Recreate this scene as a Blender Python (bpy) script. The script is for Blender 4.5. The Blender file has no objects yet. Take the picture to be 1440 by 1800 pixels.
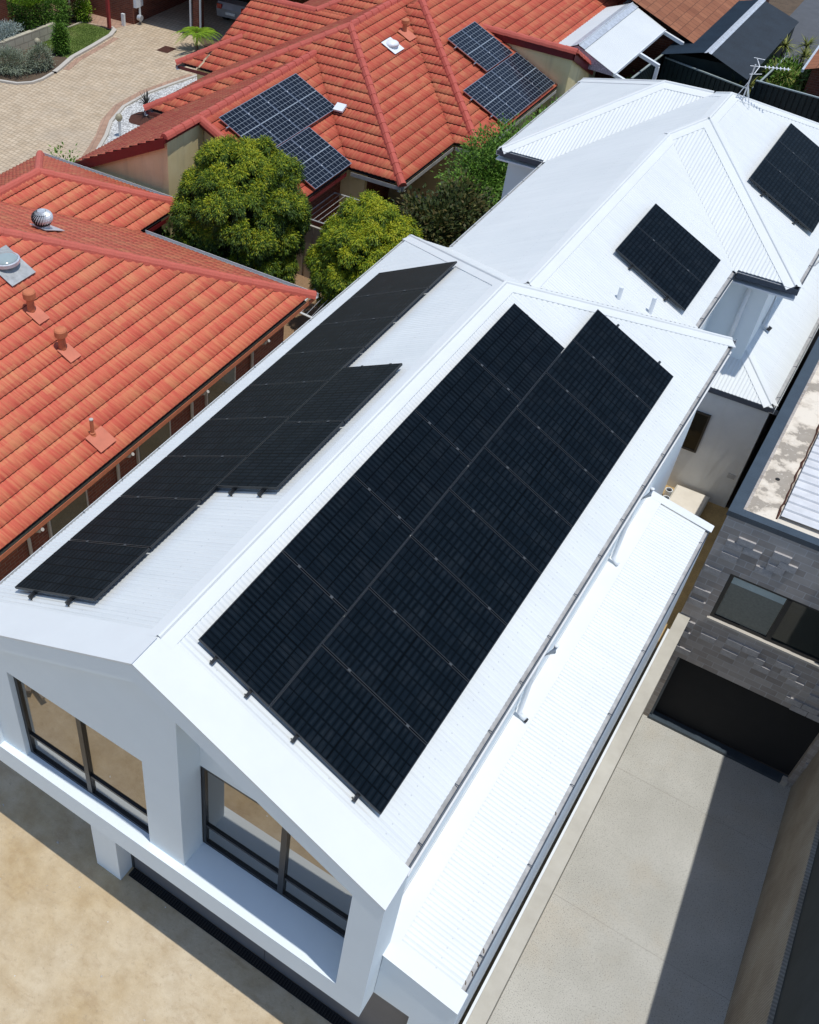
import bpy, math, random
import numpy as np
from mathutils import Matrix, Vector
random.seed(7); rng = np.random.default_rng(7)
S = bpy.context.scene
COL = S.collection
R_ = math.radians

# ------------------------------------------------------------------ materials
def nt(name):
    m = bpy.data.materials.new(name); m.use_nodes = True
    t = m.node_tree; t.nodes.clear()
    o = t.nodes.new('ShaderNodeOutputMaterial'); b = t.nodes.new('ShaderNodeBsdfPrincipled')
    t.links.new(b.outputs[0], o.inputs[0])
    return m, t, b
def N(t, kind, **kw):
    n = t.nodes.new(kind)
    for k, v in kw.items():
        if k.startswith('i_'):
            key = k[2:]
            key = int(key) if key.isdigit() else key.replace('_', ' ')
            n.inputs[key].default_value = v
        else: setattr(n, k, v)
    return n
def coords(t, which='Object', scale=(1, 1, 1), rot=(0, 0, 0)):
    c = N(t, 'ShaderNodeTexCoord'); m = N(t, 'ShaderNodeMapping')
    m.inputs['Scale'].default_value = scale; m.inputs['Rotation'].default_value = rot
    t.links.new(c.outputs[which], m.inputs[0]); return m.outputs[0]
def ramp(t, src, stops):
    r = N(t, 'ShaderNodeValToRGB'); e = r.color_ramp.elements
    while len(e) < len(stops): e.new(0.5)
    for el, (p, c) in zip(e, stops):
        el.position = p; el.color = (*c, 1) if len(c) == 3 else c
    t.links.new(src, r.inputs[0]); return r.outputs[0]
def mixc(t, f, a, b, mode='MIX'):
    m = N(t, 'ShaderNodeMix', data_type='RGBA', blend_type=mode)
    for inp, v in ((m.inputs[0], f), (m.inputs[6], a), (m.inputs[7], b)):
        if isinstance(v, (int, float)): inp.default_value = v
        elif isinstance(v, tuple): inp.default_value = (*v, 1)
        else: t.links.new(v, inp)
    return m.outputs[2]
def noise(t, vec, scale, detail=4, rough=.6, out=0):
    n = N(t, 'ShaderNodeTexNoise'); n.inputs['Scale'].default_value = scale
    n.inputs['Detail'].default_value = detail; n.inputs['Roughness'].default_value = rough
    t.links.new(vec, n.inputs['Vector']); return n.outputs[out]
def bump(t, b, h, strength, dist):
    n = N(t, 'ShaderNodeBump'); n.inputs['Strength'].default_value = strength; n.inputs['Distance'].default_value = dist
    t.links.new(h, n.inputs['Height']); t.links.new(n.outputs[0], b.inputs['Normal'])
def math_(t, op, a, b=None, c=None):
    n = N(t, 'ShaderNodeMath', operation=op)
    for i, v in enumerate((a, b, c)):
        if v is None: continue
        if isinstance(v, (int, float)): n.inputs[i].default_value = v
        else: t.links.new(v, n.inputs[i])
    return n.outputs[0]
def mat(name, col, rough=.6, metal=0, var=.12, scale=3, spec=.5, detail_scale=None, bumpk=0, world=True):
    m, t, b = nt(name)
    v = coords(t)
    n = noise(t, v, scale, 5)
    lo = tuple(c * (1 - var) for c in col); hi = tuple(min(1, c * (1 + var)) for c in col)
    c = ramp(t, n, [(.3, lo), (.7, hi)])
    if detail_scale:
        n2 = noise(t, v, detail_scale, 3)
        c = mixc(t, .5, c, ramp(t, n2, [(.3, lo), (.7, hi)]))
        if bumpk: bump(t, b, n2, bumpk, .01)
    t.links.new(c, b.inputs['Base Color'])
    b.inputs['Roughness'].default_value = rough; b.inputs['Metallic'].default_value = metal
    b.inputs['Specular IOR Level'].default_value = spec
    return m
M = {}
M['white_sheet'] = None
def white_sheet():
    m, t, b = nt('white_sheet')
    v = coords(t); u = coords(t, 'UV')
    n = noise(t, v, .7, 6); n2 = noise(t, u, 1, 4)
    st = N(t, 'ShaderNodeTexNoise'); mp = coords(t, 'UV', (9, .6, 1)); t.links.new(mp, st.inputs['Vector']); st.inputs['Scale'].default_value = 1; st.inputs['Detail'].default_value = 4
    c = ramp(t, n, [(.3, (.64, .66, .655)), (.7, (.70, .715, .705))])
    c = mixc(t, .2, c, ramp(t, st.outputs[0], [(.35, (.57, .595, .60)), (.6, (.70, .72, .715))]))
    # sheet laps every 0.76 m
    sx = N(t, 'ShaderNodeSeparateXYZ'); t.links.new(u, sx.inputs[0])
    fr = math_(t, 'FRACT', math_(t, 'DIVIDE', sx.outputs[0], .762))
    lap = math_(t, 'LESS_THAN', fr, .012)
    c = mixc(t, math_(t, 'MULTIPLY', lap, .35), c, (.45, .48, .5))
    # rows of screws and faint grime
    sv = math_(t, 'ABSOLUTE', math_(t, 'SUBTRACT', math_(t, 'FRACT', math_(t, 'DIVIDE', sx.outputs[1], .9)), .5))
    su = math_(t, 'ABSOLUTE', math_(t, 'SUBTRACT', math_(t, 'FRACT', math_(t, 'DIVIDE', sx.outputs[0], .1524)), .5))
    scr = math_(t, 'MULTIPLY', math_(t, 'LESS_THAN', sv, .011), math_(t, 'LESS_THAN', su, .065))
    c = mixc(t, math_(t, 'MULTIPLY', scr, .55), c, (.42, .44, .45))
    gr = noise(t, v, 5, 6, .75); c = mixc(t, math_(t, 'MULTIPLY', ramp(t, gr, [(.56, (0, 0, 0)), (.8, (1, 1, 1))]), .3), c, (.55, .55, .52))
    t.links.new(c, b.inputs['Base Color']); b.inputs['Roughness'].default_value = .45; b.inputs['Specular IOR Level'].default_value = .35
    return m
M['white_sheet'] = white_sheet()
M['white_flash'] = mat('white_flashing', (.70, .715, .71), .45, var=.03, scale=1.2, spec=.3)
M['render_white'] = mat('white_render', (.755, .81, .84), .8, var=.035, scale=1.5, detail_scale=140, bumpk=.15, spec=.2)
M['gutter_in'] = mat('gutter_inside', (.42, .42, .42), .6, var=.25, scale=6)
M['gutter_dark'] = mat('dark_gutter_edge', (.05, .065, .09), .4, var=.1)
M['black_alu'] = mat('black_aluminium', (.012, .013, .015), .4, var=.2, scale=8)
M['dark_inside'] = mat('dark_interior', (.012, .012, .013), .9)
M['garage_grey'] = mat('charcoal_panel_door', (.12, .125, .14), .55, var=.08, scale=2)
M['alu'] = mat('mill_aluminium', (.62, .63, .64), .3, .9, var=.1, scale=10)
M['pvc'] = mat('white_pvc', (.72, .73, .72), .5, var=.05)
M['cream_wall'] = None
def wall_stain(name, a, b_, scale=1.2, bumpk=.2, streak=True, stain=(.3, .26, .17), sf=.35):
    m, t, b = nt(name); v = coords(t)
    c = ramp(t, noise(t, v, scale, 7, .65), [(.3, a), (.7, b_)])
    if streak:
        vs = coords(t, 'Object', (3.5, 3.5, .35)); s = noise(t, vs, 1, 5)
        c = mixc(t, math_(t, 'MULTIPLY', ramp(t, s, [(.5, (0, 0, 0)), (.72, (1, 1, 1))]), sf), c, stain)
    t.links.new(c, b.inputs['Base Color']); b.inputs['Roughness'].default_value = .85; b.inputs['Specular IOR Level'].default_value = .2
    bump(t, b, noise(t, v, 60, 3), bumpk, .01)
    return m
M['cream_wall'] = wall_stain('cream_render', (.74, .60, .31), (.84, .72, .42), sf=.25)
M['tan_cap'] = wall_stain('tan_render_wall_top', (.42, .39, .33), (.52, .49, .42), sf=.1)
M['back_wall'] = wall_stain('pale_render', (.60, .61, .61), (.70, .71, .70), sf=.12)
M['stain_render'] = wall_stain('stained_cream_parapet', (.62, .57, .49), (.72, .66, .57), 2.2, sf=.15)
def gutter_bed():
    m, t, b = nt('box_gutter_bed'); v = coords(t)
    n = noise(t, v, 1.4, 7, .62)
    c = ramp(t, n, [(.46, (.74, .66, .55)), (.53, (.60, .52, .42)), (.56, (.33, .285, .23)), (.7, (.38, .33, .27))])
    n2 = noise(t, v, 14, 4)
    c = mixc(t, ramp(t, n2, [(.62, (0, 0, 0)), (.68, (1, 1, 1))]), c, (.62, .56, .48))
    t.links.new(c, b.inputs['Base Color']); b.inputs['Roughness'].default_value = .7
    return m
M['gutter_bed'] = gutter_bed()
M['parapet_cap'] = mat('blue_grey_capping', (.045, .062, .080), .42, var=.25, scale=3, detail_scale=30)
M['scratch'] = mat('pale_ribbed_sheet', (.62, .62, .63), .5)  # even pale grey for the ribbed roof sheet

def brickmat(name, c1, c2, mortar, w, h, ms=.008, bumpk=.4, coord='UV', rot=(0, 0, 0), dirt=None, off=.5, rough=.85):
    m, t, b = nt(name); v = coords(t, coord, rot=rot)
    br = N(t, 'ShaderNodeTexBrick'); t.links.new(v, br.inputs['Vector'])
    br.offset = off
    br.inputs['Scale'].default_value = 1; br.inputs['Brick Width'].default_value = w; br.inputs['Row Height'].default_value = h
    br.inputs['Mortar Size'].default_value = ms; br.inputs['Mortar Smooth'].default_value = .2
    br.inputs['Color1'].default_value = (*c1, 1); br.inputs['Color2'].default_value = (*c2, 1); br.inputs['Mortar'].default_value = (*mortar, 1)
    c = br.outputs[0]
    n = noise(t, v, 1.1, 6, .65)
    c = mixc(t, .55, c, ramp(t, n, [(.25, (.45, .45, .45)), (.75, (1, 1, 1))]), 'MULTIPLY')
    if dirt: c = mixc(t, math_(t, 'MULTIPLY', ramp(t, noise(t, v, .35, 5), [(.5, (0, 0, 0)), (.75, (1, 1, 1))]), .5), c, dirt)
    t.links.new(c, b.inputs['Base Color']); b.inputs['Roughness'].default_value = rough
    b.inputs['Specular IOR Level'].default_value = .25
    bump(t, b, br.outputs[1], -bumpk, .01)
    return m
M['red_brick'] = brickmat('red_brick', (.24, .07, .04), (.16, .045, .03), (.22, .15, .11), .24, .086)
M['grey_block'] = brickmat('grey_split_block', (.37, .325, .29), (.53, .48, .44), (.58, .56, .55), .32, .16, .007, .6, dirt=(.42, .37, .33))
M['paving'] = brickmat('courtyard_brick_paving', (.64, .51, .36), (.56, .43, .29), (.36, .28, .195), .215, .215, .017, .3, 'Object', (0, 0, R_(8)), dirt=(.40, .34, .27))
M['paving_edge'] = brickmat('red_border_paving', (.52, .33, .23), (.42, .25, .17), (.28, .2, .15), .11, .22, .01, .3, 'Object', (0, 0, R_(60)))
M['patio_pave'] = brickmat('patio_paving', (.50, .36, .26), (.44, .31, .22), (.25, .19, .14), .4, .4, .012, .2, 'Object', (0, 0, 0))
M['limestone'] = brickmat('limestone_block', (.55, .50, .38), (.47, .42, .31), (.35, .31, .24), .5, .3, .02, .5, dirt=(.33, .29, .22))

def tilemat(name, red, red2, tan, dark):
    m, t, b = nt(name); u = coords(t, 'UV')
    sx = N(t, 'ShaderNodeSeparateXYZ'); t.links.new(u, sx.inputs[0])
    cu = math_(t, 'FLOOR', math_(t, 'DIVIDE', sx.outputs[0], .30)); cv = math_(t, 'FLOOR', math_(t, 'DIVIDE', sx.outputs[1], .33))
    # tiles in alternate courses are offset, tile index -> random tone
    cb = N(t, 'ShaderNodeCombineXYZ'); t.links.new(cu, cb.inputs[0]); t.links.new(cv, cb.inputs[1])
    wn = N(t, 'ShaderNodeTexWhiteNoise', noise_dimensions='2D'); t.links.new(cb.outputs[0], wn.inputs['Vector'])
    mp = N(t, 'ShaderNodeMapping'); mp.inputs['Scale'].default_value = (16, .8, 1); t.links.new(u, mp.inputs[0])
    n = noise(t, mp.outputs[0], 1, 4, .65)
    c = ramp(t, n, [(.34, red2), (.47, red), (.56, tan), (.72, tan)])
    c = mixc(t, .5, c, ramp(t, wn.outputs[0], [(0, tuple(x * .93 for x in red)), (.45, red), (.75, tuple(min(1, (a + b2) / 2) for a, b2 in zip(red, tan))), (1, tan)]))
    # lichen blotches and streaks down the pans
    mp2 = N(t, 'ShaderNodeMapping'); mp2.inputs['Scale'].default_value = (22, 5, 1); t.links.new(u, mp2.inputs[0])
    n2 = noise(t, mp2.outputs[0], 1, 5, .7)
    c = mixc(t, math_(t, 'MULTIPLY', ramp(t, n2, [(.56, (0, 0, 0)), (.72, (1, 1, 1))]), .42), c, dark)
    sp = noise(t, u, 9, 2); c = mixc(t, ramp(t, sp, [(.77, (0, 0, 0)), (.80, (1, 1, 1))]), c, (.62, .45, .36))
    big = noise(t, u, .25, 3); c = mixc(t, .35, c, ramp(t, big, [(.3, (.72, .72, .72)), (.7, (1, 1, 1))]), 'MULTIPLY')
    t.links.new(c, b.inputs['Base Color']); b.inputs['Roughness'].default_value = .75; b.inputs['Specular IOR Level'].default_value = .3
    bump(t, b, n2, .2, .01)
    return m
M['tile'] = tilemat('terracotta_concrete_tile', (.61, .125, .075), (.47, .070, .045), (.64, .225, .108), (.30, .115, .05))
M['tile2'] = tilemat('deep_red_concrete_tile', (.49, .088, .052), (.35, .052, .032), (.54, .175, .085), (.22, .09, .055))
M['tile_edge'] = mat('tile_butt_shade', (.085, .018, .012), .9, var=.4, scale=4)  # shadow line under each tile course, painted onto the lip faces
M['tile_cap'] = mat('ridge_cap_tile', (.50, .105, .07), .7, var=.16, scale=3, detail_scale=25, bumpk=.3)
M['tile_cap2'] = mat('red_ridge_cap_tile', (.46, .088, .06), .7, var=.18, scale=3, detail_scale=25, bumpk=.3)
M['orange_tile'] = brickmat('flat_orange_tile', (.36, .145, .075), (.27, .10, .052), (.12, .05, .03), .34, .38, .012, .5, dirt=(.28, .12, .07))
M['terracotta'] = mat('terracotta_pipe', (.52, .16, .07), .7, var=.15, scale=6)
M['terra_flash'] = mat('orange_flashing', (.56, .17, .10), .7, var=.12)
M['red_fascia'] = mat('dark_red_fascia', (.16, .012, .015), .45, var=.1)
M['red_post'] = mat('red_post', (.28, .03, .03), .5)
M['gutter_neighbour'] = mat('neighbour_gutter', (.45, .42, .38), .5, var=.2)
M['galv'] = mat('galvanised', (.62, .64, .66), .42, .45, var=.2, scale=8)
M['lead'] = mat('dull_lead_flashing', (.36, .37, .37), .6, .1, var=.2, scale=6)
M['dome'] = mat('acrylic_dome', (.30, .36, .36), .15, var=.1, scale=2)
M['white_plastic'] = mat('white_plastic', (.75, .77, .79), .4, var=.05)

def sand():
    m, t, b = nt('bare_sand_lot'); v = coords(t)
    c = ramp(t, noise(t, v, .42, 8, .6), [(.25, (.44, .30, .14)), (.45, (.57, .45, .29)), (.68, (.66, .565, .42))])
    n2 = noise(t, v, 2.6, 8, .68)
    c = mixc(t, .55, c, ramp(t, n2, [(.3, (.62, .54, .44)), (.62, (1, 1, 1))]), 'MULTIPLY')
    n3 = noise(t, v, 34, 5, .7)
    c = mixc(t, ramp(t, n3, [(.66, (0, 0, 0)), (.76, (1, 1, 1))]), c, (.70, .66, .58))
    n5 = noise(t, coords(t, 'Object', (1.2, 3.0, 1), (0, 0, R_(35))), 1.1, 6, .7)
    c = mixc(t, math_(t, 'MULTIPLY', ramp(t, n5, [(.55, (0, 0, 0)), (.7, (1, 1, 1))]), .4), c, (.34, .22, .12))
    n6 = noise(t, v, 11, 6, .75); c = mixc(t, math_(t, 'MULTIPLY', ramp(t, n6, [(.56, (0, 0, 0)), (.66, (1, 1, 1))]), .45), c, (.36, .28, .19))
    vo = N(t, 'ShaderNodeTexVoronoi'); vo.inputs['Scale'].default_value = 24; t.links.new(v, vo.inputs['Vector'])
    c = mixc(t, math_(t, 'MULTIPLY', ramp(t, vo.outputs['Distance'], [(.06, (1, 1, 1)), (.13, (0, 0, 0))]), .5), c, (.68, .62, .52))
    n4 = noise(t, v, 120, 3)
    c = mixc(t, .35, c, ramp(t, n4, [(.3, (.7, .7, .7)), (.7, (1, 1, 1))]), 'MULTIPLY')
    t.links.new(c, b.inputs['Base Color']); b.inputs['Roughness'].default_value = .95; b.inputs['Specular IOR Level'].default_value = .15
    bump(t, b, n2, .5, .03)
    return m
M['sand'] = sand()
def concrete():
    m, t, b = nt('exposed_aggregate_concrete'); v = coords(t)
    c = ramp(t, noise(t, v, .8, 6), [(.3, (.44, .43, .39)), (.7, (.54, .53, .49))])
    c = mixc(t, math_(t, 'MULTIPLY', ramp(t, noise(t, v, .45, 7, .65), [(.5, (0, 0, 0)), (.68, (1, 1, 1))]), .5), c, (.47, .41, .32))
    vo = N(t, 'ShaderNodeTexVoronoi'); vo.inputs['Scale'].default_value = 26; t.links.new(v, vo.inputs['Vector'])
    n = noise(t, v, 45, 4, .8)
    c = mixc(t, ramp(t, n, [(.56, (0, 0, 0)), (.62, (1, 1, 1))]), c, (.15, .145, .14))
    n4 = noise(t, v, 95, 3); c = mixc(t, .5, c, ramp(t, n4, [(.3, (.72, .72, .72)), (.65, (1, 1, 1))]), 'MULTIPLY')
    t.links.new(c, b.inputs['Base Color']); b.inputs['Roughness'].default_value = .85; b.inputs['Specular IOR Level'].default_value = .25
    bump(t, b, n, .25, .01)
    return m
M['concrete'] = concrete()
M['joint'] = mat('saw_cut_joint', (.33, .31, .28), .9)
M['plain_concrete'] = mat('plain_concrete', (.50, .46, .40), .85, var=.1, scale=4, detail_scale=50, bumpk=.2)
M['roof_patch_grey'] = mat('roof_patch_grey', (.085, .09, .10), .85, var=.2, scale=2, detail_scale=60, bumpk=.3)
M['soil'] = mat('garden_soil', (.10, .068, .042), .95, var=.4, scale=3, detail_scale=40, bumpk=.5)
M['mulch'] = mat('bark_mulch', (.27, .17, .095), .95, var=.4, scale=14, detail_scale=60, bumpk=.8)
M['bark_dark'] = mat('dark_red_mulch', (.07, .022, .012), .95, var=.4, scale=20, detail_scale=70, bumpk=.8)
M['yellow_dirt'] = mat('yellow_dirt', (.46, .31, .13), .95, var=.35, scale=3, detail_scale=30, bumpk=.5)
M['grass'] = mat('lawn_ground', (.16, .22, .045), .9, var=.35, scale=3, detail_scale=60, bumpk=.6)
def pebbles():
    m, t, b = nt('white_pebbles'); v = coords(t)
    vo = N(t, 'ShaderNodeTexVoronoi'); vo.inputs['Scale'].default_value = 14; t.links.new(v, vo.inputs['Vector'])
    c = ramp(t, vo.outputs['Color'], [(.1, (.50, .49, .46)), (.8, (.78, .77, .74))])
    c = mixc(t, ramp(t, vo.outputs['Distance'], [(.35, (0, 0, 0)), (.75, (1, 1, 1))]), c, (.3, .29, .27))
    t.links.new(c, b.inputs['Base Color']); bump(t, b, vo.outputs['Distance'], -.6, .02)
    return m
M['pebbles'] = pebbles()
def ribbed():
    m, t, b = nt('tan_ribbed_wall'); u = coords(t, 'UV'); v = coords(t)
    c = ramp(t, noise(t, v, .9, 6), [(.3, (.28, .235, .185)), (.55, (.40, .35, .28)), (.75, (.46, .42, .36))])
    w = N(t, 'ShaderNodeTexWave'); w.inputs['Scale'].default_value = 4.5; w.inputs['Distortion'].default_value = 2.2; w.inputs['Detail'].default_value = 3
    w.inputs['Detail Scale'].default_value = 1.5
    t.links.new(u, w.inputs['Vector'])
    c = mixc(t, .35, c, w.outputs[0], 'MULTIPLY')
    t.links.new(c, b.inputs['Base Color']); b.inputs['Roughness'].default_value = .9
    bump(t, b, w.outputs[1], .5, .02)
    return m
M['ribbed'] = ribbed()
M['dark_wall'] = wall_stain('dark_grey_side_wall', (.045, .05, .05), (.06, .066, .067), sf=.2, stain=(.03, .03, .03))
M['colorbond_dark'] = mat('dark_green_steel', (.018, .030, .030), .45, var=.2, scale=3)
M['navy_sheet'] = mat('dark_navy_roof_sheet', (.012, .021, .030), .38, var=.5, scale=1.5, detail_scale=20)
M['fence_cap'] = mat('fence_cap', (.32, .37, .36), .4)
M['cream_steel'] = mat('cream_steel_fence', (.40, .37, .32), .5)
M['wood'] = mat('weathered_timber', (.28, .23, .18), .85, var=.3, scale=10)
M['bark'] = mat('tree_bark', (.14, .10, .07), .95, var=.3, scale=8, detail_scale=40, bumpk=.6)

def leafmat(name, cols, rough=.6, trans=.25):
    m, t, b = nt(name)
    a = N(t, 'ShaderNodeAttribute', attribute_name='leaf_tone')
    c = ramp(t, a.outputs['Fac'], cols)
    t.links.new(c, b.inputs['Base Color']); b.inputs['Roughness'].default_value = rough; b.inputs['Specular IOR Level'].default_value = .3
    tr = N(t, 'ShaderNodeBsdfTranslucent'); t.links.new(c, tr.inputs[0])
    mx = N(t, 'ShaderNodeMixShader'); mx.inputs[0].default_value = trans * .5
    t.links.new(b.outputs[0], mx.inputs[1]); t.links.new(tr.outputs[0], mx.inputs[2])
    out = [n for n in t.nodes if n.type == 'OUTPUT_MATERIAL'][0]; t.links.new(mx.outputs[0], out.inputs[0])
    return m
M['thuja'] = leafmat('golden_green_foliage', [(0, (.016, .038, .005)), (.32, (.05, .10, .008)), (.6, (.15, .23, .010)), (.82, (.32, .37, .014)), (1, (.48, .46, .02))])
M['thuja2'] = leafmat('darker_golden_green_foliage', [(0, (.013, .032, .005)), (.38, (.038, .082, .008)), (.66, (.11, .18, .010)), (.86, (.27, .33, .014)), (1, (.44, .43, .02))])
M['leaf_dark'] = leafmat('dark_olive_foliage', [(0, (.02, .035, .01)), (.6, (.05, .07, .015)), (.85, (.11, .08, .025)), (1, (.13, .13, .03))])
M['leaf_inner'] = leafmat('inner_shade_foliage', [(0, (.010, .018, .005)), (1, (.022, .034, .008))])  # near-black leaf colour painting the shade inside the crown
M['leaf_bright'] = leafmat('bright_green_foliage', [(0, (.035, .09, .01)), (.5, (.09, .19, .02)), (1, (.18, .32, .04))])
M['leaf_grey'] = leafmat('grey_green_foliage', [(0, (.11, .13, .07)), (.5, (.2, .23, .15)), (1, (.34, .38, .30))])
M['leaf_silver'] = leafmat('silver_foliage', [(0, (.16, .22, .19)), (.5, (.30, .36, .33)), (1, (.5, .55, .52))])
M['leaf_lime'] = leafmat('lime_clipped_foliage', [(0, (.05, .10, .01)), (.5, (.13, .24, .015)), (1, (.28, .42, .02))])
M['leaf_purple'] = leafmat('dark_purple_foliage', [(0, (.02, .02, .02)), (.6, (.07, .06, .06)), (1, (.15, .16, .14))])
M['leaf_yucca'] = leafmat('yellow_green_yucca', [(0, (.06, .08, .015)), (.5, (.17, .20, .04)), (1, (.36, .36, .09))])
M['grass_blade'] = leafmat('grass_blades', [(0, (.07, .12, .02)), (.5, (.14, .22, .035)), (.85, (.28, .29, .10)), (1, (.42, .37, .18))])

def glassy(name, refl, base, rough=.03, tint=(1, 1, 1)):
    m, t, b = nt(name)
    b.inputs['Base Color'].default_value = (*base, 1); b.inputs['Roughness'].default_value = .25; b.inputs['Specular IOR Level'].default_value = .08
    g = N(t, 'ShaderNodeBsdfGlossy'); g.inputs['Roughness'].default_value = rough; g.inputs['Color'].default_value = (*tint, 1)
    v = coords(t); c = ramp(t, noise(t, v, 1.5, 4), [(.3, base), (.7, tuple(x * 1.4 for x in base))]); t.links.new(c, b.inputs['Base Color'])
    mx = N(t, 'ShaderNodeMixShader'); mx.inputs[0].default_value = refl
    t.links.new(b.outputs[0], mx.inputs[1]); t.links.new(g.outputs[0], mx.inputs[2])
    out = [n for n in t.nodes if n.type == 'OUTPUT_MATERIAL'][0]; t.links.new(mx.outputs[0], out.inputs[0])
    return m
M['window_glass'] = glassy('coated_window_glass', .35, (.012, .012, .011), .012, (.98, .93, .86))
M['black_glass'] = glassy('black_glass', .012, (.008, .008, .007), .05)
M['grey_glass'] = glassy('grey_window_glass', .38, (.03, .035, .03), .02, (.85, .95, .9))
M['dark_glass'] = glassy('dark_glass', .05, (.012, .016, .012), .03)

def panelmat(name, base, line, bus, nx, ny, lw, neigh=False, gloss=.22):
    # UV 0..1 across the laminate: nx cells across, ny cells along
    m, t, b = nt(name); u = coords(t, 'UV')
    sx = N(t, 'ShaderNodeSeparateXYZ'); t.links.new(u, sx.inputs[0])
    fx = math_(t, 'FRACT', math_(t, 'MULTIPLY', sx.outputs[0], nx)); fy = math_(t, 'FRACT', math_(t, 'MULTIPLY', sx.outputs[1], ny))
    def edge(f, w):
        d = math_(t, 'ABSOLUTE', math_(t, 'SUBTRACT', f, .5)); return math_(t, 'GREATER_THAN', d, .5 - w)
    e = math_(t, 'MAXIMUM', edge(fx, lw), edge(fy, lw * (ny / nx) * (.64 if neigh else .5)))
    mid = math_(t, 'LESS_THAN', math_(t, 'ABSOLUTE', math_(t, 'SUBTRACT', sx.outputs[1], .5)), .007 if not neigh else .009)
    cx = math_(t, 'FLOOR', math_(t, 'MULTIPLY', sx.outputs[0], nx)); cy = math_(t, 'FLOOR', math_(t, 'MULTIPLY', sx.outputs[1], ny))
    cb = N(t, 'ShaderNodeCombineXYZ'); t.links.new(cx, cb.inputs[0]); t.links.new(cy, cb.inputs[1])
    oi = N(t, 'ShaderNodeObjectInfo'); t.links.new(oi.outputs['Random'], cb.inputs[2])
    wn = N(t, 'ShaderNodeTexWhiteNoise', noise_dimensions='3D'); t.links.new(cb.outputs[0], wn.inputs['Vector'])
    c = mixc(t, wn.outputs[0], tuple(x * .85 for x in base), tuple(x * 1.15 for x in base))
    if bus:
        # silvery ribbon marks down the middle of each half cell, of uneven strength
        d1 = math_(t, 'LESS_THAN', math_(t, 'ABSOLUTE', math_(t, 'SUBTRACT', fy, .5)), .17)
        d2 = math_(t, 'LESS_THAN', math_(t, 'ABSOLUTE', math_(t, 'SUBTRACT', fx, .5)), .40)
        ns = noise(t, coords(t), 1.3, 5, .75)
        ry = math_(t, 'MULTIPLY', math_(t, 'MULTIPLY', d1, d2), ramp(t, ns, [(.36, (.12, .12, .12)), (.66, (1, 1, 1))]))
        c = mixc(t, math_(t, 'MULTIPLY', ry, .75), c, bus)
        n = noise(t, coords(t), 2.2, 4, .7)
        c = mixc(t, math_(t, 'MULTIPLY', ramp(t, n, [(.5, (0, 0, 0)), (.8, (1, 1, 1))]), .15), c, (.06, .07, .08))
    c = mixc(t, math_(t, 'MAXIMUM', e, mid), c, line)
    t.links.new(c, b.inputs['Base Color'])
    b.inputs['Roughness'].default_value = gloss; b.inputs['Specular IOR Level'].default_value = .10 if neigh else .018
    du = noise(t, coords(t), 25, 4); r = N(t, 'ShaderNodeMapRange'); t.links.new(du, r.inputs[0]); r.inputs[3].default_value = gloss * .75; r.inputs[4].default_value = gloss * 1.5
    t.links.new(r.outputs[0], b.inputs['Roughness'])
    return m
M['cells_black'] = panelmat('black_cells', (.0050, .0085, .0128), (.0024, .0036, .0052), (.0135, .019, .025), 6, 20, .040)
M['cells_blue'] = panelmat('mono_cells_white_grid', (.010, .014, .024), (.26, .30, .34), None, 6, 10, .028, True, .15)

# ------------------------------------------------------------------ object helpers
def new_obj(name, verts, faces, m, parent=None, uvs=None, smooth=False, attr=None):
    me = bpy.data.meshes.new(name)
    verts = np.asarray(verts, dtype=np.float64)
    if isinstance(faces, np.ndarray):
        k = faces.shape[1]
        me.vertices.add(len(verts)); me.vertices.foreach_set('co', verts.ravel())
        me.loops.add(faces.size); me.loops.foreach_set('vertex_index', faces.ravel().astype(np.int32))
        me.polygons.add(len(faces)); me.polygons.foreach_set('loop_start', np.arange(0, faces.size, k, dtype=np.int32))
        me.update(calc_edges=True)
    else:
        me.from_pydata(verts.tolist(), [], faces); me.update()
    if uvs is not None:
        uv = me.uv_layers.new(name='UVMap')
        uv.data.foreach_set('uv', np.asarray(uvs, dtype=np.float64).ravel())
    if smooth: me.polygons.foreach_set('use_smooth', np.ones(len(me.polygons), dtype=bool))
    if attr is not None:
        a = me.attributes.new('leaf_tone', 'FLOAT', 'FACE'); a.data.foreach_set('value', np.asarray(attr, dtype=np.float32))
    for mm in (m if isinstance(m, (list, tuple)) else [m]): me.materials.append(mm)
    o = bpy.data.objects.new(name, me); COL.objects.link(o)
    if parent is not None: o.parent = parent; o.matrix_parent_inverse = parent.matrix_world.inverted() if False else Matrix.Translation(-parent.location)
    return o
def tag(o, label, cat, group=None):
    o['label'] = label; o['category'] = cat
    if group: o['group'] = group
    return o
def struct(o, kind='structure'): o['kind'] = kind; return o
def thing(name, label, cat, loc=(0, 0, 0), group=None):
    o = bpy.data.objects.new(name, None); COL.objects.link(o); o.location = loc; o.empty_display_size = .2
    return tag(o, label, cat, group)

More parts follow.
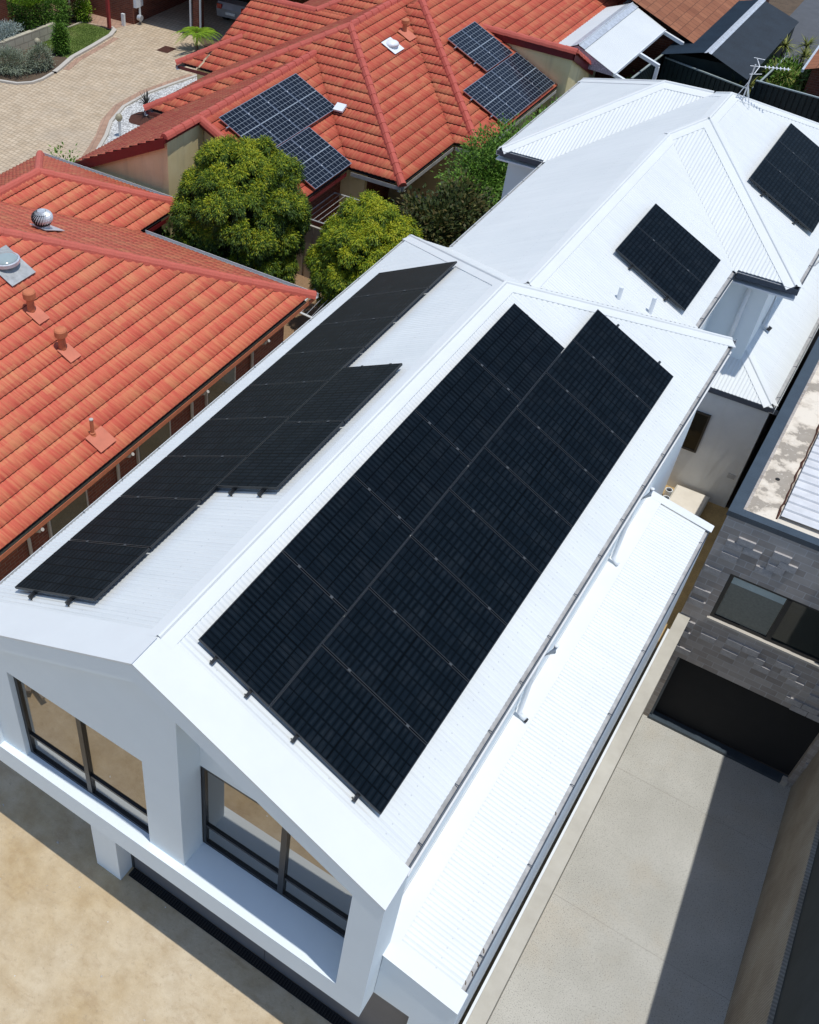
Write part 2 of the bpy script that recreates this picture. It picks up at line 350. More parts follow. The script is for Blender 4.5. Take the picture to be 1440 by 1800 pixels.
class MB:
    def __init__(s): s.v = []; s.f = []; s.uv = []
    def quad(s, a, b, c, d, uv=None):
        i = len(s.v); s.v += [a, b, c, d]; s.f.append((i, i + 1, i + 2, i + 3))
        if uv is None:
            a_, b_, d_ = Vector(a), Vector(b), Vector(d); w = (b_ - a_).length; h = (d_ - a_).length
            uv = [(0, 0), (w, 0), (w, h), (0, h)]
        s.uv += uv; return s
    def poly(s, pts):
        i = len(s.v); s.v += list(pts); s.f.append(tuple(range(i, i + len(pts)))); s.uv += [(p[0], p[1]) for p in pts]; return s
    def box(s, x0, x1, y0, y1, z0, z1):
        # uv in metres (x or y along, z up)
        P = lambda x, y, z: (x, y, z)
        s.quad(P(x0, y0, z0), P(x1, y0, z0), P(x1, y0, z1), P(x0, y0, z1), [(x0, z0), (x1, z0), (x1, z1), (x0, z1)])
        s.quad(P(x1, y1, z0), P(x0, y1, z0), P(x0, y1, z1), P(x1, y1, z1), [(x1, z0), (x0, z0), (x0, z1), (x1, z1)])
        s.quad(P(x1, y0, z0), P(x1, y1, z0), P(x1, y1, z1), P(x1, y0, z1), [(y0, z0), (y1, z0), (y1, z1), (y0, z1)])
        s.quad(P(x0, y1, z0), P(x0, y0, z0), P(x0, y0, z1), P(x0, y1, z1), [(y1, z0), (y0, z0), (y0, z1), (y1, z1)])
        s.quad(P(x0, y0, z1), P(x1, y0, z1), P(x1, y1, z1), P(x0, y1, z1), [(x0, y0), (x1, y0), (x1, y1), (x0, y1)])
        s.quad(P(x0, y1, z0), P(x1, y1, z0), P(x1, y0, z0), P(x0, y0, z0), [(x0, y1), (x1, y1), (x1, y0), (x0, y0)])
        return s
    def obox(s, o, ax, ay, az):
        """box from corner o with edge vectors"""
        o, ax, ay, az = map(Vector, (o, ax, ay, az))
        c = [o, o + ax, o + ax + ay, o + ay, o + az, o + ax + az, o + ax + ay + az, o + ay + az]
        if ax.cross(ay).dot(az) < 0: c = [c[3], c[2], c[1], c[0], c[7], c[6], c[5], c[4]]
        for q in ((0, 3, 2, 1), (4, 5, 6, 7), (0, 1, 5, 4), (1, 2, 6, 5), (2, 3, 7, 6), (3, 0, 4, 7)):
            s.quad(*[tuple(c[k]) for k in q])
        return s
    def tube(s, pts, r, n=8, caps=True, r2=None):
        pts = [Vector(p) for p in pts]; k = len(pts); i0 = len(s.v)
        rr = r if isinstance(r, (list, tuple)) else [r + ((r2 or r) - r) * j / max(1, k - 1) for j in range(k)]
        for j, p in enumerate(pts):
            d = (pts[min(j + 1, k - 1)] - pts[max(j - 1, 0)]).normalized()
            a = d.orthogonal().normalized() if abs(d.z) < .99 else Vector((1, 0, 0)); b = d.cross(a).normalized()
            for q in range(n):
                an = 2 * math.pi * q / n; s.v.append(tuple(p + (a * math.cos(an) + b * math.sin(an)) * rr[j]))
        for j in range(k - 1):
            for q in range(n):
                a0 = i0 + j * n + q; a1 = i0 + j * n + (q + 1) % n
                s.f.append((a0, a1, a1 + n, a0 + n)); s.uv += [(q / n, j), ((q + 1) / n, j), ((q + 1) / n, j + 1), (q / n, j + 1)]
        if caps:
            s.f.append(tuple(i0 + q for q in range(n))[::-1]); s.uv += [(0, 0)] * n
            s.f.append(tuple(i0 + (k - 1) * n + q for q in range(n))); s.uv += [(0, 0)] * n
        return s
    def prism(s, pts, a, b, axis='y'):
        """extrude 2D polygon (u,w) from a to b along axis; y: (x,z), x: (y,z), z: (x,y)"""
        def P(u, w, t): return {'y': (u, t, w), 'x': (t, u, w), 'z': (u, w, t)}[axis]
        n = len(pts)
        A = [P(u, w, a) for u, w in pts]; B = [P(u, w, b) for u, w in pts]
        s.poly(A); s.poly(B[::-1])
        for i in range(n):
            j = (i + 1) % n; s.quad(A[j], A[i], B[i], B[j])
        return s
    def build(s, name, m, parent=None, smooth=False, fix=True):
        o = new_obj(name, s.v, s.f, m, parent, s.uv, smooth)
        if fix:
            import bmesh
            bm = bmesh.new(); bm.from_mesh(o.data)
            if fix == 'weld': bmesh.ops.remove_doubles(bm, verts=bm.verts, dist=1e-5)
            bmesh.ops.recalc_face_normals(bm, faces=bm.faces); bm.to_mesh(o.data); bm.free()
        return o
def bevel(o, w=.01, seg=2):
    b = o.modifiers.new('bevel', 'BEVEL'); b.width = w; b.segments = seg; b.limit_method = 'ANGLE'; b.angle_limit = R_(40); return o
def lathe(prof, n=20, c=(0, 0, 0)):
    mb = MB()
    k = len(prof)
    for r, z in prof:
        for q in range(n):
            an = 2 * math.pi * q / n; mb.v.append((c[0] + r * math.cos(an), c[1] + r * math.sin(an), c[2] + z))
    for j in range(k - 1):
        for q in range(n):
            a0 = j * n + q; a1 = j * n + (q + 1) % n; mb.f.append((a0, a1, a1 + n, a0 + n)); mb.uv += [(q / n, j)] * 4
    mb.f.append(tuple(range(n))[::-1]); mb.uv += [(0, 0)] * n
    mb.f.append(tuple((k - 1) * n + q for q in range(n))); mb.uv += [(0, 0)] * n
    return mb

# ------------------------------------------------------------------ roofs built as unions of hips
# plane: (nx, ny, e, z0, T): z = z0 + T*(nx*x + ny*y - e), (nx,ny) points uphill, eave at n.p = e
def hip(planes, cons=()): return dict(planes=planes, cons=list(cons))
def col_intervals(pl, hips, hi, s):
    nx, ny, e, z0, T = pl
    tx, ty = -ny, nx                       # along-eave direction
    bx, by = nx * e + tx * s, ny * e + ty * s
    def lin(p2):                            # difference z2 - z1 = a + b t
        a = p2[3] + p2[4] * (p2[0] * bx + p2[1] * by - p2[2]) - z0
        return a, p2[4] * (p2[0] * nx + p2[1] * ny) - T
    lo, up = 0., 60.
    def clip(lo, up, a, b):                # keep a + b t >= 0
        if abs(b) < 1e-9: return (lo, up) if a >= -1e-9 else (1, 0)
        r = -a / b
        return (max(lo, r), up) if b > 0 else (lo, min(up, r))
    H = hips[hi]
    for p2 in H['planes']:
        if p2 is pl: continue
        lo, up = clip(lo, up, *lin(p2))
    for cx, cy, cc in H['cons']:
        lo, up = clip(lo, up, cx * bx + cy * by - cc, cx * nx + cy * ny)
    if up - lo < 1e-4: return []
    iv = [(lo, up)]
    for k, H2 in enumerate(hips):
        if k == hi: continue
        a0, a1 = 0., 60.
        for p2 in H2['planes']:
            a, b = lin(p2); a += 1e-5 if k < hi else -1e-5
            a0, a1 = clip(a0, a1, a, b)
        for cx, cy, cc in H2['cons']:
            a0, a1 = clip(a0, a1, cx * bx + cy * by - cc, cx * nx + cy * ny)
        if a1 <= a0: continue
        out = []
        for l, u in iv:
            if a0 > l: out.append((l, min(u, a0)))
            if a1 < u: out.append((max(l, a1), u))
        iv = [(l, u) for l, u in out if u - l > 1e-3]
    return iv
def sheet(name, pl, hips, hi, s0, s1, ds, prof, m, parent, course=None, step=.0, lift=0., over=0., trim=0.):
    nx, ny, e, z0, T = pl; tx, ty = -ny, nx
    nrm = np.array([-T * nx, -T * ny, 1.]); nrm /= np.linalg.norm(nrm); L = math.sqrt(1 + T * T)
    n = int(round((s1 - s0) / ds)) + 1; ss = np.linspace(s0, s1, n)
    V = []; F = []; UV = []; prev = {}
    for i, s in enumerate(ss):
        h = prof(s); cur = {}
        ivs = col_intervals(pl, hips, hi, s)
        for l, u in ivs:
            if l <= 1e-6: l = -over
            elif trim: l += trim
            if course is None: segs = [(0, l, u)]
            else:
                j0 = math.floor(l / course + 1e-6); j1 = math.ceil(u / course - 1e-6)
                segs = [(j, max(l, j * course), min(u, (j + 1) * course)) for j in range(j0, j1)]
                if over and segs: segs[0] = (segs[0][0], l, segs[0][2])
            for j, a, b in segs:
                if b - a < .004: continue
                ids = []
                for t in (a, b):
                    fr = 0 if course is None else (t / course - j)
                    off = h + lift + step * (1 - fr)
                    p = np.array([nx * (e + t) + tx * s, ny * (e + t) + ty * s, z0 + T * t]) + nrm * off
                    ids.append(len(V)); V.append(p)
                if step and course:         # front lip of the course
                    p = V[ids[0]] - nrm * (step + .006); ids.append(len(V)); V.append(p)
                cur.setdefault(j, []).append((a, b, ids))
        for j, lst in cur.items():
            for a, b, ids in lst:
                for a2, b2, id2 in prev.get(j, []):
                    if min(b, b2) - max(a, a2) < -.02: continue
                    F.append((id2[0], ids[0], ids[1], id2[1]))
                    u0, u1 = s - ds, s
                    UV += [(u0, a2 * L), (u1, a * L), (u1, b * L), (u0, b2 * L)]
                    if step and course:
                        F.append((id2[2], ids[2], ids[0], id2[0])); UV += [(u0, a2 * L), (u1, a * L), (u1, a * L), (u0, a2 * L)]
        prev = cur
    if not F: return None
    F = np.array(F, dtype=np.int32)
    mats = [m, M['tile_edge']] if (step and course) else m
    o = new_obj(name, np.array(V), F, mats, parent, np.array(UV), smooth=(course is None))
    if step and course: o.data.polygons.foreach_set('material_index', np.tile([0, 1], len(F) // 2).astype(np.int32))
    return o
def corr(s): return .0065 * math.cos(2 * math.pi * s / .0762)
def tileprof(s):
    f = (s / .30) % 1.0
    r = lambda c, w: math.exp(-((f - c) / w) ** 2)
    return .024 * (r(.0, .085) + r(1., .085) + r(.5, .085)) + .006 * math.sin(math.pi * f * 4)
def deck(name, hips, hi, pl, s0, s1, m, parent, drop):
    return sheet(name, pl, hips, hi, s0, s1, (s1 - s0) / max(2, int((s1 - s0) / .25)), lambda s: -drop, m, parent)
def hz(pl, x, y): return pl[3] + pl[4] * (pl[0] * x + pl[1] * y - pl[2])
def ridge_roll(mb, p0, p1, w=.2, T=.5, h=.03, hipline=False):
    """folded metal ridge: two wings and a rounded roll"""
    p0, p1 = Vector(p0), Vector(p1); d = (p1 - p0); dh = Vector((d.x, d.y, 0)).normalized(); side = Vector((-dh.y, dh.x, 0))
    k = T * (.72 if hipline else 1.0)
    prof = [(-w, -w * k), (-.035, -.035 * k), (-.022, .016), (0, .026), (.022, .016), (.035, -.035 * k), (w, -w * k)]
    a = [p0 + side * u + Vector((0, 0, z + h)) for u, z in prof]; b = [p1 + side * u + Vector((0, 0, z + h)) for u, z in prof]
    for i in range(len(prof) - 1): mb.quad(tuple(a[i]), tuple(b[i]), tuple(b[i + 1]), tuple(a[i + 1]))
    # turned-down edges
    for q in (0, -1):
        dn = Vector((0, 0, -.018)); mb.quad(tuple(a[q]), tuple(b[q]), tuple(b[q] + dn), tuple(a[q] + dn))
    return mb
def cap_tiles(mb, p0, p1, w=.13, h=.035, T=.466, seg=.42, hipline=True):
    p0, p1 = Vector(p0), Vector(p1); L = (p1 - p0).length; n = max(1, int(L / seg)); d = (p1 - p0) / n
    dh = Vector((d.x, d.y, 0)).normalized(); side = Vector((-dh.y, dh.x, 0)); up = side.cross(d.normalized());
    if up.z < 0: up = -up
    k = T * (.72 if hipline else 1.)
    for i in range(n):
        s = p0 + d * i; e = s + d * 1.06; g = random.uniform(-.004, .004)
        prof = [(-w, -w * k - .04), (-w * .8, -w * k * .8 + .03), (-w * .42, .055), (0, .068), (w * .42, .055), (w * .8, -w * k * .8 + .03), (w, -w * k - .04)]
        A = [s + side * (u + g) * 1.06 + up * (z + h + .014) for u, z in prof]; B = [e + side * (u + g) * .97 + up * (z + h) for u, z in prof]
        for q in range(len(prof) - 1): mb.quad(tuple(A[q]), tuple(B[q]), tuple(B[q + 1]), tuple(A[q + 1]))
        mb.poly([tuple(a) for a in A])
    return mb
def gutter(p0, p1, out, w=.095, h=.11, parent=None, name='gutter', mi=None, mo=None, th=.010, straps=True, sp=1.0, drop=0):
    """open box gutter along p0-p1 (inner top edge), out = unit vector outwards"""
    p0, p1, out = Vector(p0), Vector(p1), Vector(out); dn = Vector((0, 0, -1)); z = Vector((0, 0, -drop))
    p0 = p0 + z - out * (w + th + .012); p1 = p1 + z - out * (w + th + .012); al = (p1 - p0)
    mb = MB()
    mb.obox(p0 + dn * h, al, out * w, dn * -.006)                       # bed
    g = mb.build(name, [mi], parent)
    mb = MB(); mb.obox(p0 + out * w + dn * h * 1.0, al, out * th, -dn * (h + .005))
    mb.obox(p0 + dn * (h + .004), al, out * (w + th), dn * .004)
    mb.build('gutter_front', mo, g if parent is None else parent)
    if straps:
        n = max(1, int(al.length / sp)); a = al.normalized()
        for i in range(n + 1):
            q = p0 + al * ((i + .35) / (n + .7)) + Vector((0, 0, .002))
            MB().tube([q + out * .02 - Vector((0, 0, .02)), q + out * (w * .5) + a * .012, q + out * (w + th * .5) + a * .004 + Vector((0, 0, .004))], .0065, 5).build('gutter_strap', M['gutter_dark'], g)
    return g

# ================================================================== THE WHITE HOUSE
TW = .5045; ZE = 5.59
XL, XR, XM = -3.85, 3.12, -.365
house = thing('white_house', 'large white rendered house with white corrugated metal roofs carrying all the black solar panels', 'house', (0, 0, 0))
def roofz(x): return 7.348 - TW * abs(x - XM)
WS, WF, WR = M['white_sheet'], M['white_flash'], M['render_white']
pM = [(1, 0, XL, ZE, TW), (-1, 0, -XR, ZE, TW), (0, -1, -12.8, ZE, TW)]
pB = [(1, 0, -2.9, ZE, TW), (-1, 0, -2.4, ZE, TW)]
pC = [(1, 0, -2.9, ZE, TW), (-1, 0, -3.62, ZE, TW), (0, 1, 15.3, ZE, TW), (0, -1, -23.5, ZE, TW)]
pA = [(1, 0, -4.1, ZE, TW), (0, 1, 17.85, ZE, TW), (0, -1, -23.5, ZE, TW)]
hipsW = [hip(pM, [(0, 1, -.2)]), hip(pB, [(0, 1, 9.), (0, -1, -19.)]), hip(pC), hip(pA, [(-1, 0, -.36)])]
def srange(pl, a, b):
    """convert a world x or y range along the eave into the sheet parameter"""
    tx, ty = -pl[1], pl[0]; k = tx if abs(tx) > .5 else ty
    r = sorted((a * k, b * k)); return r
def metal(pl, hi, a, b, trim=0., over=-.075, nm='roof_sheet'):
    s0, s1 = srange(pl, a, b)
    o = sheet(nm, pl, hipsW, hi, s0, s1, .0762 / 6, corr, WS, house, lift=.006, over=over, trim=trim)
    deck('roof_underlay', hipsW, hi, pl, s0, s1, M['gutter_in'], o, .035)
    return o
metal(pM[0], 0, -.2, 12.8); metal(pM[1], 0, -.2, 12.8); metal(pM[2], 0, XL, XR)
metal(pB[0], 1, 9., 19., trim=.0); metal(pB[1], 1, 9., 18.6, trim=.0)
metal(pC[0], 2, 15.3, 23.5); metal(pC[1], 2, 15.3, 23.5); metal(pC[2], 2, -2.9, 3.62, trim=.0); metal(pC[3], 2, -2.9, 3.62)
metal(pA[0], 3, 17.85, 23.5); metal(pA[1], 3, -4.1, 0.6); metal(pA[2], 3, -4.1, 0.4)
# ridge and hip cappings
def rc(p0, p1, hipline=False, w=.19):
    return ridge_roll(MB(), p0, p1, w, TW, .024, hipline).build('ridge_cap', WF, house, fix=False)
zr = 7.348
rc((XM, -.3, zr), (XM, 9.32, zr))
rc((XM, 9.31, zr), (XL + .09, 12.71, ZE + .045), True); rc((XM, 9.31, zr), (XR - .09, 12.71, ZE + .045), True)
zb = ZE + 2.65 * TW; rc((-.25, 10.2, zb), (-.25, 17.95, zb))
zc = ZE + 3.26 * TW
rc((-.25, 17.95, zb), (.36, 18.56, zc), True); rc((.36, 18.56, zc), (3.54, 15.38, ZE + .04), True)
rc((.36, 18.5, zc), (.36, 20.24, zc)); rc((.36, 20.24, zc), (3.54, 23.42, ZE + .04), True); rc((.36, 20.24, zc), (-.05, 20.66, ZE + 2.825 * TW), True)
za = ZE + 2.825 * TW
rc((-.1, 20.675, za), (-1.275, 20.675, za)); rc((-1.275, 20.675, za), (-4.02, 17.93, ZE + .04), True); rc((-1.275, 20.675, za), (-4.02, 23.42, ZE + .04), True)
# valley trays (flat metal beneath the cut sheets)
def strip(pts, w, lift, m, nm='valley_tray'):
    (a, b) = map(Vector, pts); d = (b - a); s = Vector((-d.y, d.x, 0)).normalized() * w; u = Vector((0, 0, lift))
    return MB().quad(tuple(a - s + u), tuple(b - s + u), tuple(b + s + u), tuple(a + s + u)).build(nm, m, house)
# gable front capping (smooth metal over the frame)
for sx, xe in ((-1, XL - .012), (1, XR + .012)):
    mb = MB(); y0, y1 = -.785, -.19
    ze = roofz(xe)
    a = [(XM, y0, zr + .022), (xe, y0, ze + .022), (xe, y1, ze + .022), (XM, y1, zr + .022)]
    mb.quad(*a)
    for q, r in ((0, 1), (1, 2), (2, 3)):
        A, B_ = a[q], a[r]; mb.quad(A, B_, (B_[0], B_[1], B_[2] - .03), (A[0], A[1], A[2] - .03))
    mb.build('gable_capping', WF, house)
mb = MB(); mb.obox((XM - .004, -.787, zr + .0235), (.008, 0, 0), (0, .46, 0), (0, 0, .002)); mb.build('capping_seam', M['alu'], house)
# ---- facade
fc = MB()
TH = .35; yf, yw, yg = -.772, -.65, -.20
fc.box(XL, XR, yf, -.16, 2.40, 2.90)                       # bottom band and ledge
fc.prism([(2.72, 2.90), (XR, 2.90), (XR, roofz(XR)), (2.72, roofz(2.72))], yf, yg, 'y')
fc.prism([(XL, 2.90), (-3.45, 2.90), (-3.45, roofz(-3.45)), (XL, roofz(XL))], yf, yg, 'y')
fc.prism([(-3.45, roofz(-3.45) - TH), (XM, zr - TH), (XM, zr), (-3.45, roofz(-3.45))], yf, yg + .002, 'y')
fc.prism([(XM, zr - TH), (2.72, roofz(2.72) - TH), (2.72, roofz(2.72)), (XM, zr)], yf, yg + .002, 'y')
fr = fc.build('front_frame', WR, house); bevel(fr, .008)
fw = MB()
fw.prism([(-3.452, 2.9), (-2.97, 2.9), (-2.97, roofz(-2.97) - TH), (-3.452, roofz(-3.452) - TH)], yw, yg, 'y')
fw.prism([(-2.97, 5.05), (-.5, 5.05), (-.5, roofz(-.5) - TH), (-2.97, roofz(-2.97) - TH)], yw, yg, 'y')
fw.prism([(-.5, 2.9), (.12, 2.9), (.12, roofz(.12) - TH), (XM, zr - TH), (-.5, roofz(-.5) - TH)], yw, yg, 'y')
fw.build('gable_wall', WR, house)
fw = MB(); fw.prism([(.12, 4.95), (2.722, 4.95), (2.722, roofz(2.722) - TH + .002), (.12, roofz(.12) - TH + .002)], yg - .0, yg + .25, 'y')
fw.build('recess_wall', WR, house)
def window(x0, x1, y, z0, z1, mull, trans, nm='window', glass='window_glass', parent=house, fw_=.06, dep=.07):
    f = MB(); w = fw_
    f.box(x0, x1, y, y + dep, z0, z0 + w); f.box(x0, x1, y, y + dep, z1 - w, z1); f.box(x0, x0 + w, y, y + dep, z0 + w, z1 - w); f.box(x1 - w, x1, y, y + dep, z0 + w, z1 - w)
    if mull: f.box(mull - .045, mull + .045, y - .01, y + dep, z0 + w, z1 - w)
    if trans: 
        xs = [x0 + w, (mull or x1) - (.045 if mull else w)]; f.box(xs[0], xs[1], y + .005, y + dep, trans - .025, trans + .025)
        if mull: f.box(mull + .045, x1 - w, y + .005, y + dep, trans - .025, trans + .025)
    fo = f.build(nm, M['black_alu'], parent)
    MB().quad((x0 + w, y + dep * .5, z0 + w), (x1 - w, y + dep * .5, z0 + w), (x1 - w, y + dep * .5, z1 - w), (x0 + w, y + dep * .5, z1 - w)).build('pane', M[glass], fo, fix=False)
    return fo
window(-2.97, -.5, -.56, 2.90, 5.05, -1.72, 3.42)
window(.12, 2.72, -.19, 2.90, 4.95, 1.46, 3.42)
# ---- bodies of the house
w = MB()
w.box(-3.62, 2.95, 2.2, 12.5, 0, 5.45)
w.box(-3.62, 2.948, -.02, 2.2, 2.41, 5.45)
w.box(-3.62, -2.9, .9, 2.2, 0, 2.42)
w.build('wall', WR, house)
w = MB(); w.box(-2.08, -1.55, -.38, -.06, 0, 2.41); bevel(w.build('pillar', WR, house), .006)
w = MB()
for k in range(2): w.box(-1.5 + k * 2.7, -1.5 + k * 2.7 + 2.69, -.055, .05, 0.005, 2.39)
w.build('garage_door', M['garage_grey'], house)
w = MB(); w.box(-1.55, -1.502, -.07, .0, 0, 2.39); w.build('door_jamb', M['black_alu'], house)
w = MB(); w.box(-2.7, 2.2, 12.5, 17, 0, 5.42); w.box(-2.7, 3.1, 15.8, 23.2, 0, 5.44); w.box(-3.85, -2.7, 18.15, 23.2, 0, 5.43)
w.build('rear_wall', M['render_white'], house)
# lean-to over the garage side
LZ0, LT = 3.40, .2
pG = [(-1, 0, -4.17, LZ0, LT)]
hG = [hip(pG, [(0, 1, -.12), (0, -1, -9.95), (1, 0, 2.95)])]
lo = sheet('lean_to_sheet', pG[0], hG, 0, -9.95, .12, .0762 / 6, corr, WS, house, lift=.006, over=-.075)
deck('lean_to_underlay', hG, 0, pG[0], -9.95, .12, M['gutter_in'], lo, .03)
def lz(x): return LZ0 + LT * (4.17 - x)
for y0, y1 in ((-.40, -.10), (9.93, 10.13)):
    MB().obox((2.951, y0, lz(2.951) + .02), (4.20 - 2.951, 0, -LT * (4.20 - 2.951)), (0, y1 - y0, 0), (0, 0, .012)).build('lean_to_capping', WF, house)
c = MB(); c.obox((2.951, -.1, lz(2.951) + .022), (.27, 0, -.054), (0, 10.03, 0), (0, 0, .006)); c.obox((2.951, -.1, lz(2.951) + .022), (.006, 0, 0), (0, 10.03, 0), (0, 0, .11)); c.build('apron_flashing', WF, house)
c = MB()
c.prism([(3.125, 2.41), (4.2, 2.41), (4.2, lz(4.2) + .018), (3.125, lz(3.125) + .018)], -.38, -.13, 'y')
c.box(3.66, 4.2, -.38, -.13, 0, 2.409)
c.build('garage_front_wall', WR, house)
c = MB(); c.box(4.02, 4.12, -.13, 10.0, 0, 3.28); c.box(2.95, 4.02, 9.88, 10.0, 0, 3.3)
c.box(4.0, 4.165, -.13, 10.0, 0, 3.27); c.build('garage_side_wall', WR, house)
# soffits and fascias
c = MB()
c.box(2.95, XR + .0, -.18, 12.7, 5.36, 5.40); c.box(-3.84, -3.62, -.18, 12.7, 5.36, 5.40); c.box(-3.6, 2.95, 12.5, 12.78, 5.36, 5.40)
c.box(2.2, 2.39, 12.85, 15.5, 5.36, 5.40); c.box(2.2, 3.61, 15.31, 15.8, 5.355, 5.395); c.box(3.1, 3.61, 15.8, 23.4, 5.36, 5.40)
c.box(-4.09, -2.7, 17.86, 18.15, 5.36, 5.40); c.box(-2.89, -2.7, 12.9, 17.86, 5.36, 5.40); c.box(-4.09, -3.85, 18.15, 23.4, 5.36, 5.40)
c.build('soffit', M['white_plastic'], house)
G_ = dict(parent=house, mi=M['gutter_in'], mo=WF)
gutter((XR + .0, -.19, ZE + .02), (XR + .0, 12.81, ZE + .02), (1, 0, 0), **{**G_, 'mo': M['gutter_dark']}, sp=.95)
gutter((XL - .0, 12.81, ZE + .02), (XL - .0, -.19, ZE + .02), (-1, 0, 0), **{**G_, 'mi': WF}, sp=.95)
gutter((XL, 12.81, ZE), (XR, 12.81, ZE), (0, 1, 0), **{**G_, 'mi': M['galv']}, straps=False)
gutter((2.41, 12.83, ZE + .02), (2.41, 15.3, ZE + .02), (1, 0, 0), **{**G_, 'mo': M['gutter_dark']}, sp=.9)
gutter((3.63, 15.3, ZE + .02), (3.63, 23.5, ZE + .02), (1, 0, 0), **{**G_, 'mo': M['gutter_dark']}, sp=.9)
gutter((2.42, 15.285, ZE + .02), (3.63, 15.285, ZE + .02), (0, -1, 0), **{**G_, 'mo': M['gutter_dark']}, w=.09, straps=False)
gutter((-2.91, 17.82, ZE + .02), (-2.91, 12.83, ZE + .02), (-1, 0, 0), **{**G_, 'mi': WF}, sp=.95)
gutter((-4.11, 23.6, ZE + .02), (-4.11, 17.84, ZE + .02), (-1, 0, 0), **{**G_, 'mi': WF}, sp=.95)
gutter((-4.11, 17.83, ZE + .02), (-2.93, 17.83, ZE + .02), (0, -1, 0), **{**G_, 'mo': M['gutter_dark']}, w=.09, straps=False)
gutter((4.18, -.1, LZ0 + .01), (4.18, 10.1, LZ0 + .01), (1, 0, 0), **{**G_, 'mo': M['gutter_dark']}, w=.09, h=.12, sp=1.6)
# dark eave edge lines under the right gutter
# lower roof behind (ground storey of the rear wing)
pL = [(0, 1, 15.0, 3.0, .5), (-1, 0, -4.15, 3.0, .5)]
hL = [hip(pL, [(1, 0, 2.2), (0, -1, -23.)])]
for pl, (a, b) in ((pL[0], (2.2, 4.15)), (pL[1], (15.0, 23.))):
    s0, s1 = srange(pl, a, b); o = sheet('lower_roof_sheet', pl, hL, 0, s0, s1, .0762 / 6, corr, WS, house, lift=.006, over=-.075 if pl[0] else -.02)
    deck('roof_underlay', hL, 0, pl, s0, s1, M['gutter_in'], o, .03)
ridge_roll(MB(), (4.08, 15.07, 3.035), (2.2, 16.95, 3.975), .17, .5, .024, True).build('ridge_cap', WF, house, fix=False)
c = MB(); c.box(2.2, 4.1, 15.06, 23.1, 0, 2.93); c.build('lower_wall', M['back_wall'], house)
gutter((2.2, 14.99, 3.0), (4.25, 14.99, 3.0), (0, -1, 0), **{**G_, 'mo': M['gutter_dark']}, w=.07, straps=False)
gutter((4.19, 15.0, 3.01), (4.19, 23., 3.01), (1, 0, 0), **G_, w=.1, sp=1.4)
window(2.5, 3.05, 15.02, 1.2, 2.3, None, None, glass='black_glass', fw_=.045, dep=.035)
c = MB(); c.box(3.86, 4.02, 15.045, 15.058, .86, .98); c.build('wall_vent', M['gutter_in'], house)
# downpipes
def downpipe(pts, r=.045, m='white_plastic', parent=house, nm='downpipe'):
    return MB().tube(pts, r, 10).build(nm, M[m], parent, smooth=True)
d1 = downpipe([(3.2, 3.95, 5.5), (3.19, 3.95, 5.36), (3.03, 3.95, 5.1), (3.02, 3.95, 3.76), (3.08, 3.95, 3.70), (3.14, 3.94, 3.68)], .036)
MB().tube([(3.14, 3.94, 3.68), (3.17, 3.94, 3.67)], .04, 10).build('downpipe_mouth', M['black_alu'], d1)
d2 = downpipe([(3.2, 7.9, 5.5), (3.19, 7.9, 5.36), (3.03, 7.9, 5.1), (3.02, 7.9, 3.76), (3.08, 7.9, 3.70), (3.14, 7.88, 3.68)], .036)
d3 = downpipe([(2.72, 15.74, 5.34), (2.72, 15.74, 3.3)], .05)
d4 = downpipe([(3.72, 17.2, 5.5), (3.6, 17.2, 5.3), (3.16, 17.2, 5.0), (3.15, 17.2, 3.62), (3.28, 17.2, 3.55)])
MB().tube([(3.26, 17.2, 3.56), (3.33, 17.2, 3.53)], .055, 10).build('downpipe_mouth', M['black_alu'], d4)
# two white pipes through the rear hip of the front wing
for px_, py_, pz_ in ((1.02, 11.75, 6.2), (1.58, 12.1, 6.0)):
    MB().tube([(px_, py_, pz_ - .05), (px_, py_, pz_ + .34)], .04, 12).build('vent_pipe', M['white_plastic'], house, smooth=False)
# leaves and bits caught in gutters
for y in [.5, .3, .15, -.0, .8, 2.9]:
    c = MB(); x = 4.10 + random.uniform(-.02, .03)
    pts = [(x + .035 * math.cos(a) , y + .05 * math.sin(a), LZ0 - .02 + .01 * math.sin(2 * a)) for a in np.linspace(0, random.uniform(3, 6), 9)]
    c.tube(pts, .007, 5); tag(c.build('dead_leaf', M['bark']), 'curled dead leaf or twig lying in the lower gutter of the garage roof', 'leaf', 'dead leaves in the gutter')
# drain grate across the garage mouth
dg = thing('drain_grate', 'long black slotted channel drain in the sand in front of the garage door', 'drain', (0, -.15, 0))
c = MB(); c.box(-1.5, 3.9, -.235, -.215, .004, .02); c.box(-1.5, 3.9, -.085, -.065, .004, .02)
c.box(-1.5, 3.9, -.236, -.064, .0045, .006); c.build('channel', M['dark_inside'], dg)
c = MB()
for i in range(112):
    x = -1.48 + i * .048; c.box(x, x + .022, -.213, -.087, .008, .018)
for i in range(5): x = -1.49 + i * 1.1; c.box(x - .012, x + .012, -.214, -.086, .0182, .021)
c.build('grating', M['black_alu'], dg)

